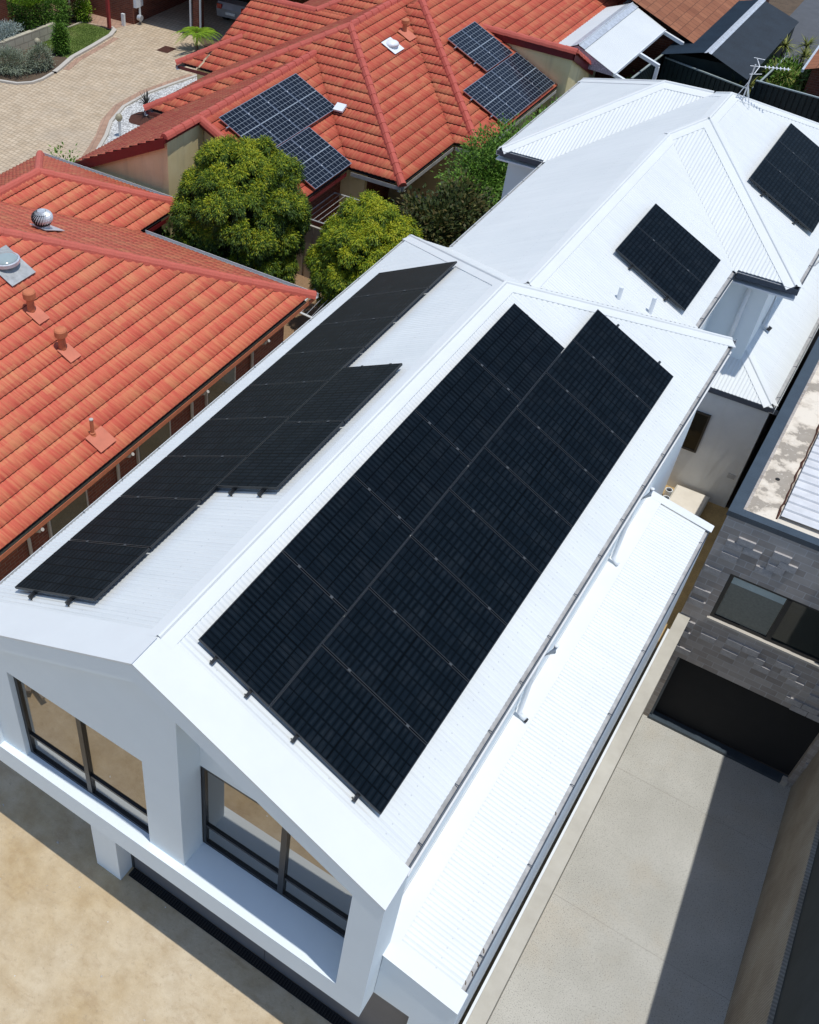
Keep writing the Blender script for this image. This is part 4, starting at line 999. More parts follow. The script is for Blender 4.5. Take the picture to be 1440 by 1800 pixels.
# --- terracotta flat tiled house behind
oh = thing('orange_tiled_house', 'house with a weathered flat orange tiled roof behind the patio', 'house', (-6, 45, 0))
c = MB(); c.quad((-12., 37.6, 3.2), (-3.9, 37.6, 2.4), (-3.9, 47., 2.4), (-12., 47., 4.6)); 
MB().quad((-3.95, 37.2, 2.5), (-3.95, 52, 2.5), (-14., 52, 6.6), (-14., 37.2, 6.6)).build('tiled_roof', M['orange_tile'], oh)
MB().box(-13.8, -4.4, 37.6, 51, 0, 2.45).build('wall', M['red_brick'], oh)
o = place_panel(protoN, frame_mtx((-5.6, 41.6, 3.35), Vector((0, 1, 0)), Vector((-1, 0, .42))), 'single small solar panel at the top edge on the orange tiled roof', None); del o['group']
# --- dark shed
sh = thing('dark_shed', 'shed with a dark navy corrugated roof and pale ridge strip behind the black fence', 'shed', (-3, 39, 0))
corrstrip((-3.42, 35.9, 2.86), (-3.42, 43.2, 2.86), (-1.72, 42.6, 2.45), (-1.72, 35.2, 2.45), 45, .016).build('roof_sheet', M['navy_sheet'], sh)
corrstrip((-3.42, 35.9, 2.86), (-3.42, 43.2, 2.86), (-5.1, 43.2, 2.45), (-5.1, 35.9, 2.45), 45, .016).build('roof_sheet', M['navy_sheet'], sh)
ridge_roll(MB(), (-3.42, 35.8, 2.86), (-3.42, 43.2, 2.86), .13, .25, .03).build('ridge_cap', M['galv'], sh, fix=False)
MB().box(-4.9, -1.85, 36.5, 43, 0, 2.4).build('wall', M['colorbond_dark'], sh)
# --- black and green steel fences
def fence(nm, a, b, h, label, m='colorbond_dark', mc='fence_cap', pitch=.2, th=.04, group=None):
    a, b = Vector((*a, 0)), Vector((*b, 0)); L = (b - a).length; d = (b - a) / L; s = Vector((-d.y, d.x, 0))
    r = thing(nm, label, 'fence', tuple(a), group)
    mb = MB(); n = int(L / pitch)
    for i in range(n):
        p0, p1, p2, p3 = (a + d * (L * (i + f) / n) for f in (0, .35, .65, 1)); Z = Vector((0, 0, h))
        for q0, q1, o0, o1 in ((p0, p1, 0, 0), (p1, p2, th, th), (p2, p3, 0, 0)):
            mb.quad(tuple(q0 + s * o0), tuple(q1 + s * o1), tuple(q1 + s * o1 + Z), tuple(q0 + s * o0 + Z))
        mb.quad(tuple(p1), tuple(p1 + s * th), tuple(p1 + s * th + Z), tuple(p1 + Z)); mb.quad(tuple(p2 + s * th), tuple(p2), tuple(p2 + Z), tuple(p2 + s * th + Z))
    mb.build('fence_sheet', M[m], r, fix=False)
    MB().obox(a - s * .02 + Vector((0, 0, h)), d * L, s * .07, (0, 0, .04)).build('top_rail', M[mc], r)
    for k in range(int(L / 2.4) + 1):
        q = a + d * min(L - .05, k * 2.4); MB().obox(q - s * .02, d * .05, s * .07, (0, 0, h)).build('post', M[m], r)
    return r
fence('steel_fence', (-5.0, 36.4), (-1.55, 35.0), 2.2, 'tall black ribbed steel fence below the dark shed, left of the antenna')
fence('steel_fence', (-1.55, 36.0), (9., 34.2), 2.2, 'tall black ribbed steel fence running off to the right of the antenna')
fence('steel_fence', (-5.3, 33.6), (-5.05, 39.2), 2.2, 'green steel fence running away beside the white patio frames')
fence('steel_fence', (-1.55, 36.0), (-1.35, 40.2), 1.9, 'short steel fence enclosing the yucca bed behind the antenna')
# --- tiled house at the far right corner
ch = thing('corner_house', 'corner of a brick house with orange tiles at the right edge beyond the fence', 'house', (3, 42, 0))
MB().quad((-.3, 37.3, 2.5), (-.55, 47, 2.5), (8, 47, 5.), (8, 37.3, 5.)).build('tiled_roof', M['orange_tile'], ch)
MB().box(-.1, 8, 37.9, 47, 0, 2.4).build('wall', M['red_brick'], ch)
MB().obox((-.36, 37.2, 2.42), (-.26, 9.9, 0), (.08, 0, 0), (0, 0, .1)).build('gutter', M['galv'], ch)
MB().box(-1.25, -1.1, 36.2, 43.5, 0, .55).build('low_wall', M['red_brick'], ch)

# ================================================================== GREY BRICK HOUSE ON THE RIGHT
gh = thing('grey_brick_house', 'dark grey block two storey house with blue grey parapet on the right', 'house', (6, 12, 0))
yw_ = 10.75; zg_ = -3.0
c = MB(); X0, X1 = 4.30, 8.5
c.box(X0, 4.62, yw_, yw_ + .25, zg_, -.78); c.box(7.60, X1, yw_, yw_ + .25, zg_, -.78)
c.box(X0, X1, yw_, yw_ + .25, -.78, .66); c.box(X0, 4.80, yw_, yw_ + .25, .66, 1.97); c.box(6.98, X1, yw_, yw_ + .25, .66, 1.97); c.box(X0, X1, yw_, yw_ + .25, 1.97, 3.28)
c.box(X0, X0 + .25, yw_ + .25, 30, zg_, 3.28)
c.build('wall', M['grey_block'], gh)
# proud blocks that catch the light on their top edges
M['block_proud'] = mat('proud_grey_block', (.38, .36, .35), .85, var=.25, scale=9, detail_scale=40, bumpk=.3)
BW, BH = .32, .16; cnt = 0
for r in range(int(6.2 / BH)):
    z = zg_ + r * BH + .005; x = 4.32 - (BW / 2 if r % 2 else 0)
    while x < 7.7:
        blocked = (.5 < z + BH and z < 2.0 and x + BW > 4.74 and x < 7.04) or (z < -.76 and x + BW > 4.6 and x < 7.62)
        if x >= X0 and not blocked and cnt < 98 and random.random() < .25:
            MB().obox((x + .005, yw_ - random.uniform(.042, .048), z), (BW - .01, 0, 0), (0, .08, 0), (0, 0, BH - .01)).build('proud_block', M['block_proud'], gh); cnt += 1
        x += BW
wf = window(4.80, 6.98, yw_ + .03, .69, 1.97, 5.92, None, glass='dark_glass', parent=gh, fw_=.07)
MB().box(4.88, 5.86, yw_ + .058, yw_ + .064, .77, 1.70).build('blind', mat('olive_grey_blind', (.19, .195, .165), .6, var=.15, scale=20), wf)
MB().box(4.88, 5.86, yw_ + .056, yw_ + .064, 1.705, 1.89).build('glass_reflection_strip', mat('pale_teal_reflection', (.42, .50, .49), .4), wf)  # reflection along the top of the glass, painted as a pale strip
MB().box(4.77, 7.01, yw_ - .05, yw_ + .03, .63, .685).build('sill', M['plain_concrete'], gh)
MB().box(4.62, 7.60, yw_ + .95, yw_ + 1.0, zg_, -.78).build('garage_back', M['dark_inside'], gh)
MB().box(4.62, 7.60, yw_ + .25, yw_ + .95, -.86, -.80).build('garage_lintel', M['dark_inside'], gh)
MB().box(4.62, 7.60, yw_ - .04, yw_ + .19, zg_ + .005, zg_ + .08).build('threshold', M['parapet_cap'], gh)
MB().box(4.62, 4.67, yw_ + .03, yw_ + .12, zg_ + .08, -.80).build('door_jamb', M['parapet_cap'], gh)
MB().box(4.67, 7.60, yw_ + .22, yw_ + .25, zg_ + .08, -.80).build('garage_door', M['dark_inside'], gh)
MB().box(7.50, 7.62, yw_ - .06, yw_ + .1, zg_, zg_ + .14).build('corner_block', M['plain_concrete'], gh)
c = MB(); c.box(4.275, 4.50, yw_ - .008, 30, 3.28, 3.40); c.box(4.50, 9.2, yw_ - .008, yw_ + .19, 3.28, 3.40); bevel(c.build('parapet_capping', M['parapet_cap'], gh), .012)
MB().box(4.50, 5.6, yw_ + .19, 30, 3.05, 3.27).build('box_gutter', M['gutter_bed'], gh)
MB().box(5.10, 9.2, yw_ + .2, yw_ + .6, 3.271, 3.277).build('parapet_inside', M['stain_render'], gh)
MB().tube([(4.80, 12.35, 3.27), (4.80, 12.35, 3.282)], .042, 16).build('outlet', M['dark_inside'], gh)
mb = MB(); y = yw_ + .46
while y < 28:
    mb.quad((5.12, y, 3.36), (10, y, 3.42), (10, y + .20, 3.42), (5.12, y + .20, 3.36))
    for a0, h0, a1, h1 in ((.20, 0, .215, .04), (.215, .04, .24, .04), (.24, .04, .255, 0)):
        mb.quad((5.12, y + a0, 3.36 + h0), (10, y + a0, 3.42 + h0), (10, y + a1, 3.42 + h1), (5.12, y + a1, 3.36 + h1))
    y += .255
mb.quad((5.12, yw_ + .46, 3.36), (5.12, 28, 3.36), (5.12, 28, 3.28), (5.12, yw_ + .46, 3.28))
mb.build('ribbed_roof', M['scratch'], gh, fix=False)
mb = MB(); pts = [(5.07 + random.uniform(-.015, .015), yw_ + .43 + i * .13, 3.285) for i in range(120)]; mb.tube(pts, [random.uniform(.01, .026) for _ in pts], 5); mb.build('sealant', M['bark_dark'], gh)
# tan boundary wall between the white garage and the lower drive
MB().box(4.222, 4.262, -6.5, yw_ - .6, zg_, .475).build('wall_coping', M['white_flash'], house)
bw = MB(); bw.box(4.264, 4.505, -6.5, yw_ - .003, zg_, .45); tag(bevel(bw.build('boundary_wall', M['tan_cap']), .01), 'long tan rendered boundary wall between the white garage and the concrete drive', 'wall')
# tall wall along the right side of the drive
def wx(y): return 7.73 + (10.65 - y) * .043
mb = MB(); n = 60; ya, yb = 10.73, -4.2; HT = 2.75
for i in range(n):
    y0 = ya + (yb - ya) * i / n; y1 = ya + (yb - ya) * (i + 1) / n
    mb.quad((wx(y0), y0, zg_), (wx(y1), y1, zg_), (wx(y1) + .02, y1, zg_ + HT), (wx(y0) + .02, y0, zg_ + HT), [(y0, 0), (y1, 0), (y1, HT), (y0, HT)])
mb.quad((wx(ya) + .02, ya, zg_ + HT), (wx(yb) + .02, yb, zg_ + HT), (wx(yb) + .1, yb, zg_ + HT), (wx(ya) + .1, ya, zg_ + HT), [(ya, 0), (yb, 0), (yb, .1), (ya, .1)])
sw = mb.build('side_wall', M['ribbed'], fix=False); tag(sw, 'tan finely ribbed wall standing along the right edge of the concrete drive', 'wall')
nb_ = thing('neighbour_building', 'tall dark grey building wall rising behind the tan ribbed wall at the right edge', 'building', (8, 3, 0))
mb = MB(); mb.prism([(10.72, zg_), (-5.0, zg_), (-5.0, 1.6), (10.72, 4.3)], 7.73, 13, 'x')
for i, v in enumerate(mb.v): mb.v[i] = (v[0] + (wx(v[1]) - 7.73 + .1 if v[0] < 8 else 0), v[1], v[2])
mb.build('wall', M['dark_wall'], nb_)

# ================================================================== GROUND
def ground(nm, pts, z, m, kind='structure'):
    mb = MB(); mb.poly([(x, y, z) for x, y in pts]); o = mb.build(nm, M[m], fix=False)
    if o.data.polygons[0].normal.z < 0: o.data.flip_normals()
    return struct(o, kind)
def smooth_loop(pts, n=6):
    out = []; k = len(pts)
    for i in range(k):
        p0, p1, p2, p3 = (Vector(pts[(i + d) % k]) for d in (-1, 0, 1, 2))
        for j in range(n):
            t = j / n; out.append(tuple(.5 * ((2 * p1) + (-p0 + p2) * t + (2 * p0 - 5 * p1 + 4 * p2 - p3) * t * t + (-p0 + 3 * p1 - 3 * p2 + p3) * t ** 3)))
    return out
ground('ground', [(-300, -300), (4.25, -300), (4.25, 34.9), (300, 34.9), (300, 300), (-300, 300)], -.012, 'soil')
ground('grey_roof_patch', [(-3.4, 43.6), (12, 43.6), (12, 70), (-3.4, 70)], -.004, 'roof_patch_grey')  # flat ground patch added in place of a grey sheet roof
ground('lower_ground', [(4.25, -300), (300, -300), (300, 34.9), (4.25, 34.9)], -3.012, 'soil')
ground('sand', [(-30, -40), (4.2, -40), (4.2, 14), (-3.7, 14), (-6.4, 14), (-6.9, 2), (-30, 1)], -.004, 'sand')
ground('driveway', [(4.4, -12), (9.4, -12), (9.4, 10.9), (4.4, 10.9)], -3.0, 'concrete')
for i, y in enumerate((9.04, 5.49, 1.77, -2.)):
    MB().quad((4.52, y, -2.997), (8.5, y - .04, -2.997), (8.5, y - .030, -2.997), (4.52, y + .010, -2.997)).build('driveway_joint', M['joint']); struct(bpy.data.objects[-1] if False else COL.objects[-1])
ground('dirt_court', [(2.2, 10), (4.29, 10), (4.29, 15.1), (2.2, 15.1)], 0.0, 'yellow_dirt')
ground('courtyard_paving', [(-60, 10), (-16, 10), (-16.5, 60), (-60, 60)], 0.0, 'paving')
ground('patio_paving', [(-9.9, 19.), (-4.2, 19.), (-4.2, 26), (-9.9, 26)], 0.0, 'patio_pave')
ground('mulch_bed', [(-16.3, 13.), (-4.2, 13.), (-4.2, 18.6), (-16.3, 18.6)], 0.004, 'mulch')
ground('fern_bed', [(-25.3, 33.2), (-19, 33.2), (-19, 27.6), (-21.9, 29.3), (-22.9, 31.5)], .02, 'soil')
peb = [(-16.4, 18.6), (-19.8, 18.9), (-20.9, 21.4), (-21.4, 22.4), (-22.1, 23.5), (-22.62, 24.9), (-22.7, 26.6), (-22.45, 28.), (-22.15, 29.3), (-21., 29.6), (-18.4, 27), (-16.4, 24)]
ground('pebble_bed', peb, .012, 'pebbles')
def ribbon(pts, w, z, h, m, nm, closed=False, kind='structure'):
    mb = MB(); pts = [Vector((*p, 0)) for p in pts]; k = len(pts); S_ = []
    for i, p in enumerate(pts):
        d = (pts[min(i + 1, k - 1)] - pts[max(i - 1, 0)]).normalized(); S_.append(Vector((-d.y, d.x, 0)) * w / 2)
    for i in range(k - 1):
        a, b = pts[i], pts[i + 1]; sa, sb = S_[i], S_[i + 1]; Z = Vector((0, 0, z)); H_ = Vector((0, 0, z + h))
        mb.quad(tuple(a - sa + H_), tuple(b - sb + H_), tuple(b + sb + H_), tuple(a + sa + H_))
        mb.quad(tuple(a - sa + Z), tuple(b - sb + Z), tuple(b - sb + H_), tuple(a - sa + H_)); mb.quad(tuple(b + sb + Z), tuple(a + sa + Z), tuple(a + sa + H_), tuple(b + sb + H_))
    return struct(mb.build(nm, M[m]), kind)
ribbon(peb[1:10], .14, 0, .07, 'plain_concrete', 'pebble_kerb')
ribbon([(x - .28, y - .02) for x, y in peb[1:9]], .36, 0, .006, 'paving_edge', 'paving_border')
bed = [(-33, 22.6), (-30.2, 23.2), (-28.7, 23.9), (-27.86, 24.1), (-27.4, 24.6), (-27.3, 25.1), (-27.5, 26.5), (-28., 27.8), (-28.4, 30.9), (-28.75, 31.6), (-29.3, 31.75), (-31.2, 31.5), (-36, 31), (-36, 22)]
ground('garden_bed', bed, .015, 'soil')
ground('lawn', [(-28.1, 27.6), (-28.5, 30.9), (-28.8, 31.5), (-30.7, 31.5), (-30.75, 28.5)], .03, 'grass')
ribbon([(-27.45, 26.0), (-27.62, 26.6), (-28.02, 27.8), (-28.2, 29.4), (-28.43, 30.9), (-28.7, 31.5), (-29.1, 31.7)], .22, 0, .09, 'plain_concrete', 'lawn_kerb')
ribbon([(-30.78, 28.3), (-30.8, 30), (-30.72, 31.5)], .1, 0, .08, 'limestone', 'lawn_edging')
ribbon([(-33, 22.7), (-30.2, 23.25), (-28.7, 23.95), (-27.9, 24.15), (-27.45, 24.6), (-27.35, 25.1), (-27.45, 25.9)], .13, 0, .09, 'plain_concrete', 'bed_kerb')
ribbon([(x + .33, y) for x, y in ((-27.65, 26.6), (-28.02, 27.8), (-28.2, 29.4), (-28.4, 30.9))], .3, 0, .006, 'paving_edge', 'paving_border')
ground('path', [(-29., 31.75), (-28.6, 32.75), (-34, 32.75), (-34, 31.8)], .006, 'paving_edge')
mt = thing('mulch_ring', 'dark red bark mulch in a ring around the spiky cordyline', 'mulch', (-21.2, 24.6, 0)); 
rg = [(-21.2 + .62 * math.cos(a) * random.uniform(.9, 1.1), 24.55 + .75 * math.sin(a) * random.uniform(.9, 1.1)) for a in np.linspace(0, 2 * math.pi, 22)[:-1]]
mb = MB(); mb.poly([(x, y, .02) for x, y in rg]); mb.build('mulch_patch', M['bark_dark'], mt, fix=False)
sg = thing('drain_cover', 'square dark rusty drain cover in the middle of the brick paving', 'drain cover', (-25.2, 31.05, 0))
MB().box(-25.55, -24.9, 30.7, 31.4, .001, .008).build('cover', M['bark_dark'], sg)
c = MB()
for i in range(7): c.box(-25.52 + i * .09, -25.49 + i * .09, 30.73, 31.37, .0085, .014)
c.build('bars', M['terracotta'] if False else M['bark_dark'], sg)

# scraps on the sand
def scrap(x, y, s, m, label, z=0):
    mb = MB(); n = 7; ang = sorted(random.uniform(0, 6.28) for _ in range(n)); top = [(x + s * math.cos(a) * random.uniform(.5, 1), y + s * math.sin(a) * random.uniform(.5, 1)) for a in ang]
    mb.v = [(px, py, z) for px, py in top] + [(x + (px - x) * .6, y + (py - y) * .6, z + s * random.uniform(.25, .5)) for px, py in top]
    mb.f = [tuple(range(n, 2 * n))] + [(i, (i + 1) % n, n + (i + 1) % n, n + i) for i in range(n)]; mb.uv = [(0, 0)] * (n + 4 * n)
    o = mb.build('scrap', M[m]); return tag(o, label, 'debris', 'scraps of rubble on the sand')
SC = 'small pale scrap of rubble lying on the sand in front of the white house'
for x, y in ((-3.25, -1.58), (-4.2, -.55), (-2.04, -.89), (-.64, -.30), (.37, -.93), (-1.26, -1.06), (-.77, -1.79), (-3.0, -2.1), (-1.9, -2.6), (-2.5, -1.2), (.2, -1.9), (-2.9, -.5), (.9, -2.3), (-.2, -2.4), (-1.5, -1.7)):
    scrap(x, y, random.choice((.018, .025, .035)), random.choice(('plain_concrete', 'pvc', 'pvc')), SC)
# rubble heap beyond the picture, seen only mirrored in the left window
hp = MB()
for i in range(34):
    a = random.uniform(0, 3.14); L2 = random.uniform(.2, .9); x, y = -6.3 + random.gauss(0, .45), -2.7 + random.gauss(0, .45); z = random.uniform(.02, .3)
    hp.obox((x, y, z), (L2 * math.cos(a), L2 * math.sin(a), random.uniform(-.15, .15)), (-.12 * math.sin(a), .12 * math.cos(a), 0), (0, 0, .05))
o = hp.build('timber_heap', M['wood']); o['label'] = 'heap of offcut boards dumped on the sand, seen mirrored in the left window'; o['category'] = 'timber'; o['kind'] = 'stuff'

# rear court fittings
t = thing('concrete_slab', 'pale concrete pad on yellow dirt below the white rear wall', 'slab', (3.4, 14.2, 0))
MB().box(2.95, 3.72, 13.6, 14.95, 0, .22).build('pad', M['tan_cap'], t); MB().box(2.98, 3.69, 13.63, 14.92, .221, .232).build('pad_top', M['stain_render'], t)
for i, (x, y) in enumerate(((2.86, 14.62), (2.9, 14.3))):
    t = thing('floor_pipe', 'white pipe end with dark bore in the yellow dirt, %s' % ('nearer the rear wall' if i == 0 else 'farther from the rear wall'), 'pipe', (x, y, 0), 'white pipe ends in the dirt')
    lathe([(.085, 0), (.085, .25), (.068, .25), (.068, .05)], 18, (x, y, 0)).build('pipe', M['white_plastic'], t); lathe([(.066, .05), (.066, .2)], 18, (x, y, 0)).build('bore', M['dark_inside'], t)

# cream fence and washing line near the trees
fence('steel_fence', (-10.4, 18.1), (-8.3, 18.05), 1.75, 'cream ribbed steel fence between the two round trees', 'cream_steel', 'cream_steel', .3, .06)
wl = thing('clothesline', 'fold down washing line with thin wires on the brick wall beside the smaller round tree', 'clothesline', (-9.6, 19, 1.8))
c = MB()
for a, b in (((-9.9, 18.3, 1.85), (-8.7, 18.3, 1.85)), ((-9.9, 20.2, 1.85), (-8.7, 20.2, 1.85)), ((-8.7, 18.3, 1.85), (-8.7, 20.2, 1.85)), ((-9.9, 18.3, 1.85), (-9.9, 20.2, 1.85))): c.tube([a, b], .022, 6)
c.build('arm', M['galv'], wl); c = MB()
for i in range(6): c.tube([(-9.7 + i * .18, 18.3, 1.86), (-9.7 + i * .18, 20.2, 1.86)], .005, 4)
c.build('wire', M['pvc'], wl)
wl = thing('clothesline', 'washing line with pale rails in the yard between near red roof and white house', 'clothesline', (-7, 14.5, 1.7))
c = MB()
for a, b in (((-7.5, 15.7, 1.8), (-7.3, 13.9, 1.8)), ((-6.2, 15.8, 1.8), (-6.1, 13.8, 1.8)), ((-7.3, 13.9, 1.8), (-6.1, 13.8, 1.8))): c.tube([a, b], .03, 6)
c.build('arm', M['pvc'], wl); c = MB()
for i in range(7): c.tube([(-7.3 + i * .17, 15.7, 1.78), (-7.15 + i * .17, 13.9, 1.78)], .007, 4)
c.build('wire', M['galv'], wl)
MB().box(-7.0, -4.2, 12.2, 18.5, .004, .006).build('side_path', M['plain_concrete']); struct(COL.objects[-1])
ch_ = thing('garden_chair', 'white plastic garden chair in the dark patio behind the smaller round tree', 'chair', (-8.9, 24.0, 0))
q = Vector((-8.35, 23.0, 0))
bevel(MB().obox(q + Vector((-.25, -.25, .42)), (.5, 0, 0), (0, .5, 0), (0, 0, .03)).build('seat', M['white_plastic'], ch_), .01)
bevel(MB().obox(q + Vector((-.25, .23, .45)), (.5, 0, 0), (0, .1, .45), (0, .03, 0)).build('backrest', M['white_plastic'], ch_), .01)
for a, b in ((-.22, -.22), (.2, -.22), (-.22, .22), (.2, .22)): MB().obox(q + Vector((a, b, 0)), (.035, 0, 0), (0, .035, 0), (0, 0, .43)).build('leg', M['white_plastic'], ch_)
for a in (-.27, .23): MB().obox(q + Vector((a, -.22, .62)), (.04, 0, 0), (0, .46, 0), (0, 0, .03)).build('armrest', M['white_plastic'], ch_)

# ================================================================== COURTYARD: brick house, carport, garden
bh = thing('brick_house', 'red brick house with open garages across the paved courtyard', 'house', (-28, 34, 0))
c = MB(); c.box(-34, -28.55, 32.75, 33.0, 0, 2.6); c.box(-28.8, -28.55, 33.0, 38, 0, 2.6); c.box(-25.55, -25.2, 33.5, 33.9, 0, 2.6); c.box(-40, -20, 38, 38.3, 0, 2.6); c.box(-21.5, -21.2, 33.5, 38, 0, 2.6); c.box(-34.2, -33.9, 22, 32.75, 0, 2.6)
c.build('wall', M['red_brick'], bh)
MB().box(-45, -19.5, 33.05, 48, 2.6, 2.75).build('roof', M['orange_tile'], bh)
for x, y in ((-28.42, 33.1), (-25.62, 33.42), (-25.05, 33.42)): MB().tube([(x, y, 0.05), (x, y, 2.6)], .05, 8).build('downpipe', M['pvc'], bh)
MB().tube([(-32.6, 32.68, 0.05), (-32.6, 32.68, 2.6)], .05, 8).build('downpipe', M['pvc'], bh)
MB().box(-28.54, -28.36, 32.8, 33.3, .75, 1.5).build('meter_box', M['white_plastic'], bh)
c = MB(); c.tube([(-28.4, 32.95, .3), (-28.2, 32.95, .3)], .13, 14); c.build('gas_meter', M['galv'], bh)
vp = thing('verandah_post', 'dark red square verandah post at the corner of the lawn', 'post', (-29.0, 31.5, 0))
MB().box(-29.07, -28.93, 31.43, 31.57, .1, 2.9).build('shaft', M['red_post'], vp); MB().box(-29.12, -28.88, 31.38, 31.62, 0, .1).build('foot', M['dark_inside'], vp)
MB().box(-28.93, -28.75, 32.3, 32.4, 0, .55).build('tap_post', M['pvc']); tag(COL.objects[-1], 'short white garden tap post by the brick garage corner', 'post')
# parked car in the second garage, mostly hidden
car = thing('parked_car', 'silver grey car parked in the dark garage, only its tail showing', 'car', (-24.6, 36, 0))
cb = MB(); cb.prism([(35.2, .35), (35.15, .75), (35.3, .98), (35.75, 1.05), (36.3, 1.42), (38.2, 1.42), (39.0, 1.0), (39.5, .9), (39.5, .35)], -25.4, -23.7, 'x'); bevel(cb.build('body', mat('silver_paint', (.45, .46, .48), .3, .5), car), .06, 3)
MB().obox((-25.25, 35.70, 1.03), (1.4, 0, 0), (0, .5, .36), (0, -.02, .02)).build('rear_window', M['dark_glass'], car)
for x in (-25.35, -23.95): MB().box(x, x + .25, 35.12, 35.2, .72, .92).build('tail_light', mat('red_lamp', (.4, .01, .01), .2), car)
MB().box(-24.85, -24.3, 35.12, 35.15, .5, .62).build('number_plate', M['pvc'], car)
for x in (-25.4, -23.85):
    for y in (35.9, 38.7):
        cb = MB(); cb.tube([(x, y, .32), (x + .2, y, .32)], .32, 20); wh = cb.build('wheel', M['dark_inside'], car); MB().tube([(x - .01, y, .32), (x + .02, y, .32)], .18, 16).build('rim', M['galv'], wh)
# bollard lamps
for i, (x, y, lab) in enumerate(((-20.95, 22.7, 'bollard lamp with a round globe standing in the white pebbles'), (-29.2, 26.9, 'bollard lamp with a round globe among the grey shrubs by the limestone wall'))):
    t = thing('bollard_lamp', lab, 'lamp', (x, y, 0), 'bollard lamps')
    MB().tube([(x, y, 0), (x, y, .62)], .055, 12).build('post', M['galv'], t)
    lathe([(.02, .60), (.09, .62), (.135, .70), (.14, .76), (.11, .84), (.05, .885), (.01, .89)], 18, (x, y, 0)).build('globe', mat('tan_globe', (.34, .30, .20), .5), t, smooth=True)
lw = MB(); lw.obox((-31.9, 24.6, 0), (1.35, 1.7, 0), (-.2, .16, 0), (0, 0, .62)); lw.obox((-30.55, 26.3, 0), (.2, 3.0, 0), (-.26, .02, 0), (0, 0, .66)); 
tag(bevel(lw.build('limestone_wall', M['limestone']), .03), 'low rough limestone retaining wall curving through the garden bed', 'wall')

# ------------------------------------------------------------------ vegetation
def leaves_obj(nm, P, D, Up, Ln, Wd, leaf_tone, m, parent=None, bend=.0):
    """diamond leaves: P base, D direction, Up normal-ish, length, width -> one mesh"""
    D = D / np.linalg.norm(D, axis=1, keepdims=True); Sd = np.cross(D, Up); Sd /= (np.linalg.norm(Sd, axis=1, keepdims=True) + 1e-9); Nn = np.cross(Sd, D)
    L = Ln[:, None]; W = Wd[:, None]
    a = P; b = P + D * L * .45 + Sd * W * .5 + Nn * L * .08; c_ = P + D * L + Nn * (-bend) * L; d = P + D * L * .45 - Sd * W * .5 + Nn * L * .08
    V = np.stack([a, b, c_, d], 1).reshape(-1, 3); F = np.arange(len(V), dtype=np.int32).reshape(-1, 4)
    return new_obj(nm, V, F, m, parent, attr=leaf_tone)
def crown(center, rad, n_clump, per, L, W, m, parent, seed, lump=.18, droop=.5, shell=(.72, 1.0), fr=None, nm='crown', flat=0., tipbias=.35, zmin=None, cone=1.0):
    r = np.random.default_rng(seed); c = np.array(center); R3 = np.array(rad)
    u = r.normal(size=(n_clump, 3)); u /= np.linalg.norm(u, axis=1, keepdims=True)
    # lumpy outline from a few random lobes
    lob = r.normal(size=(26, 3)); lob /= np.linalg.norm(lob, axis=1, keepdims=True)
    h = np.max(np.clip((u @ lob.T - .86) / .14, 0, 1), axis=1)
    k = r.uniform(shell[0], shell[1], n_clump) * (1 - lump + lump * 1.4 * h)
    pc = c + u * R3 * k[:, None]
    if zmin is not None: pc[:, 2] = np.maximum(pc[:, 2], zmin + r.uniform(0, .2, n_clump))
    nout = u / R3; nout /= np.linalg.norm(nout, axis=1, keepdims=True)
    idx = np.repeat(np.arange(n_clump), per); N_ = len(idx)
    j = r.normal(size=(N_, 3))
    P_ = pc[idx] + j * L * .8
    D = nout[idx] * (1 - droop) + j * .45; D[:, 2] -= droop * .9 * r.uniform(.2, 1.1, N_); 
    Up = np.array([0, 0, 1.]) + nout[idx] * .8 + r.normal(size=(N_, 3)) * .35
    cl = r.uniform(0, 1, n_clump); rn = np.clip(cl[idx] * .55 + r.uniform(0, 1, N_) * .45 + tipbias * (h[idx] - .5) * .5, 0, 1)
    return leaves_obj(nm, P_, D, Up, L * r.uniform(.6, 1.3, N_), W * r.uniform(.6, 1.3, N_), rn, m, parent)
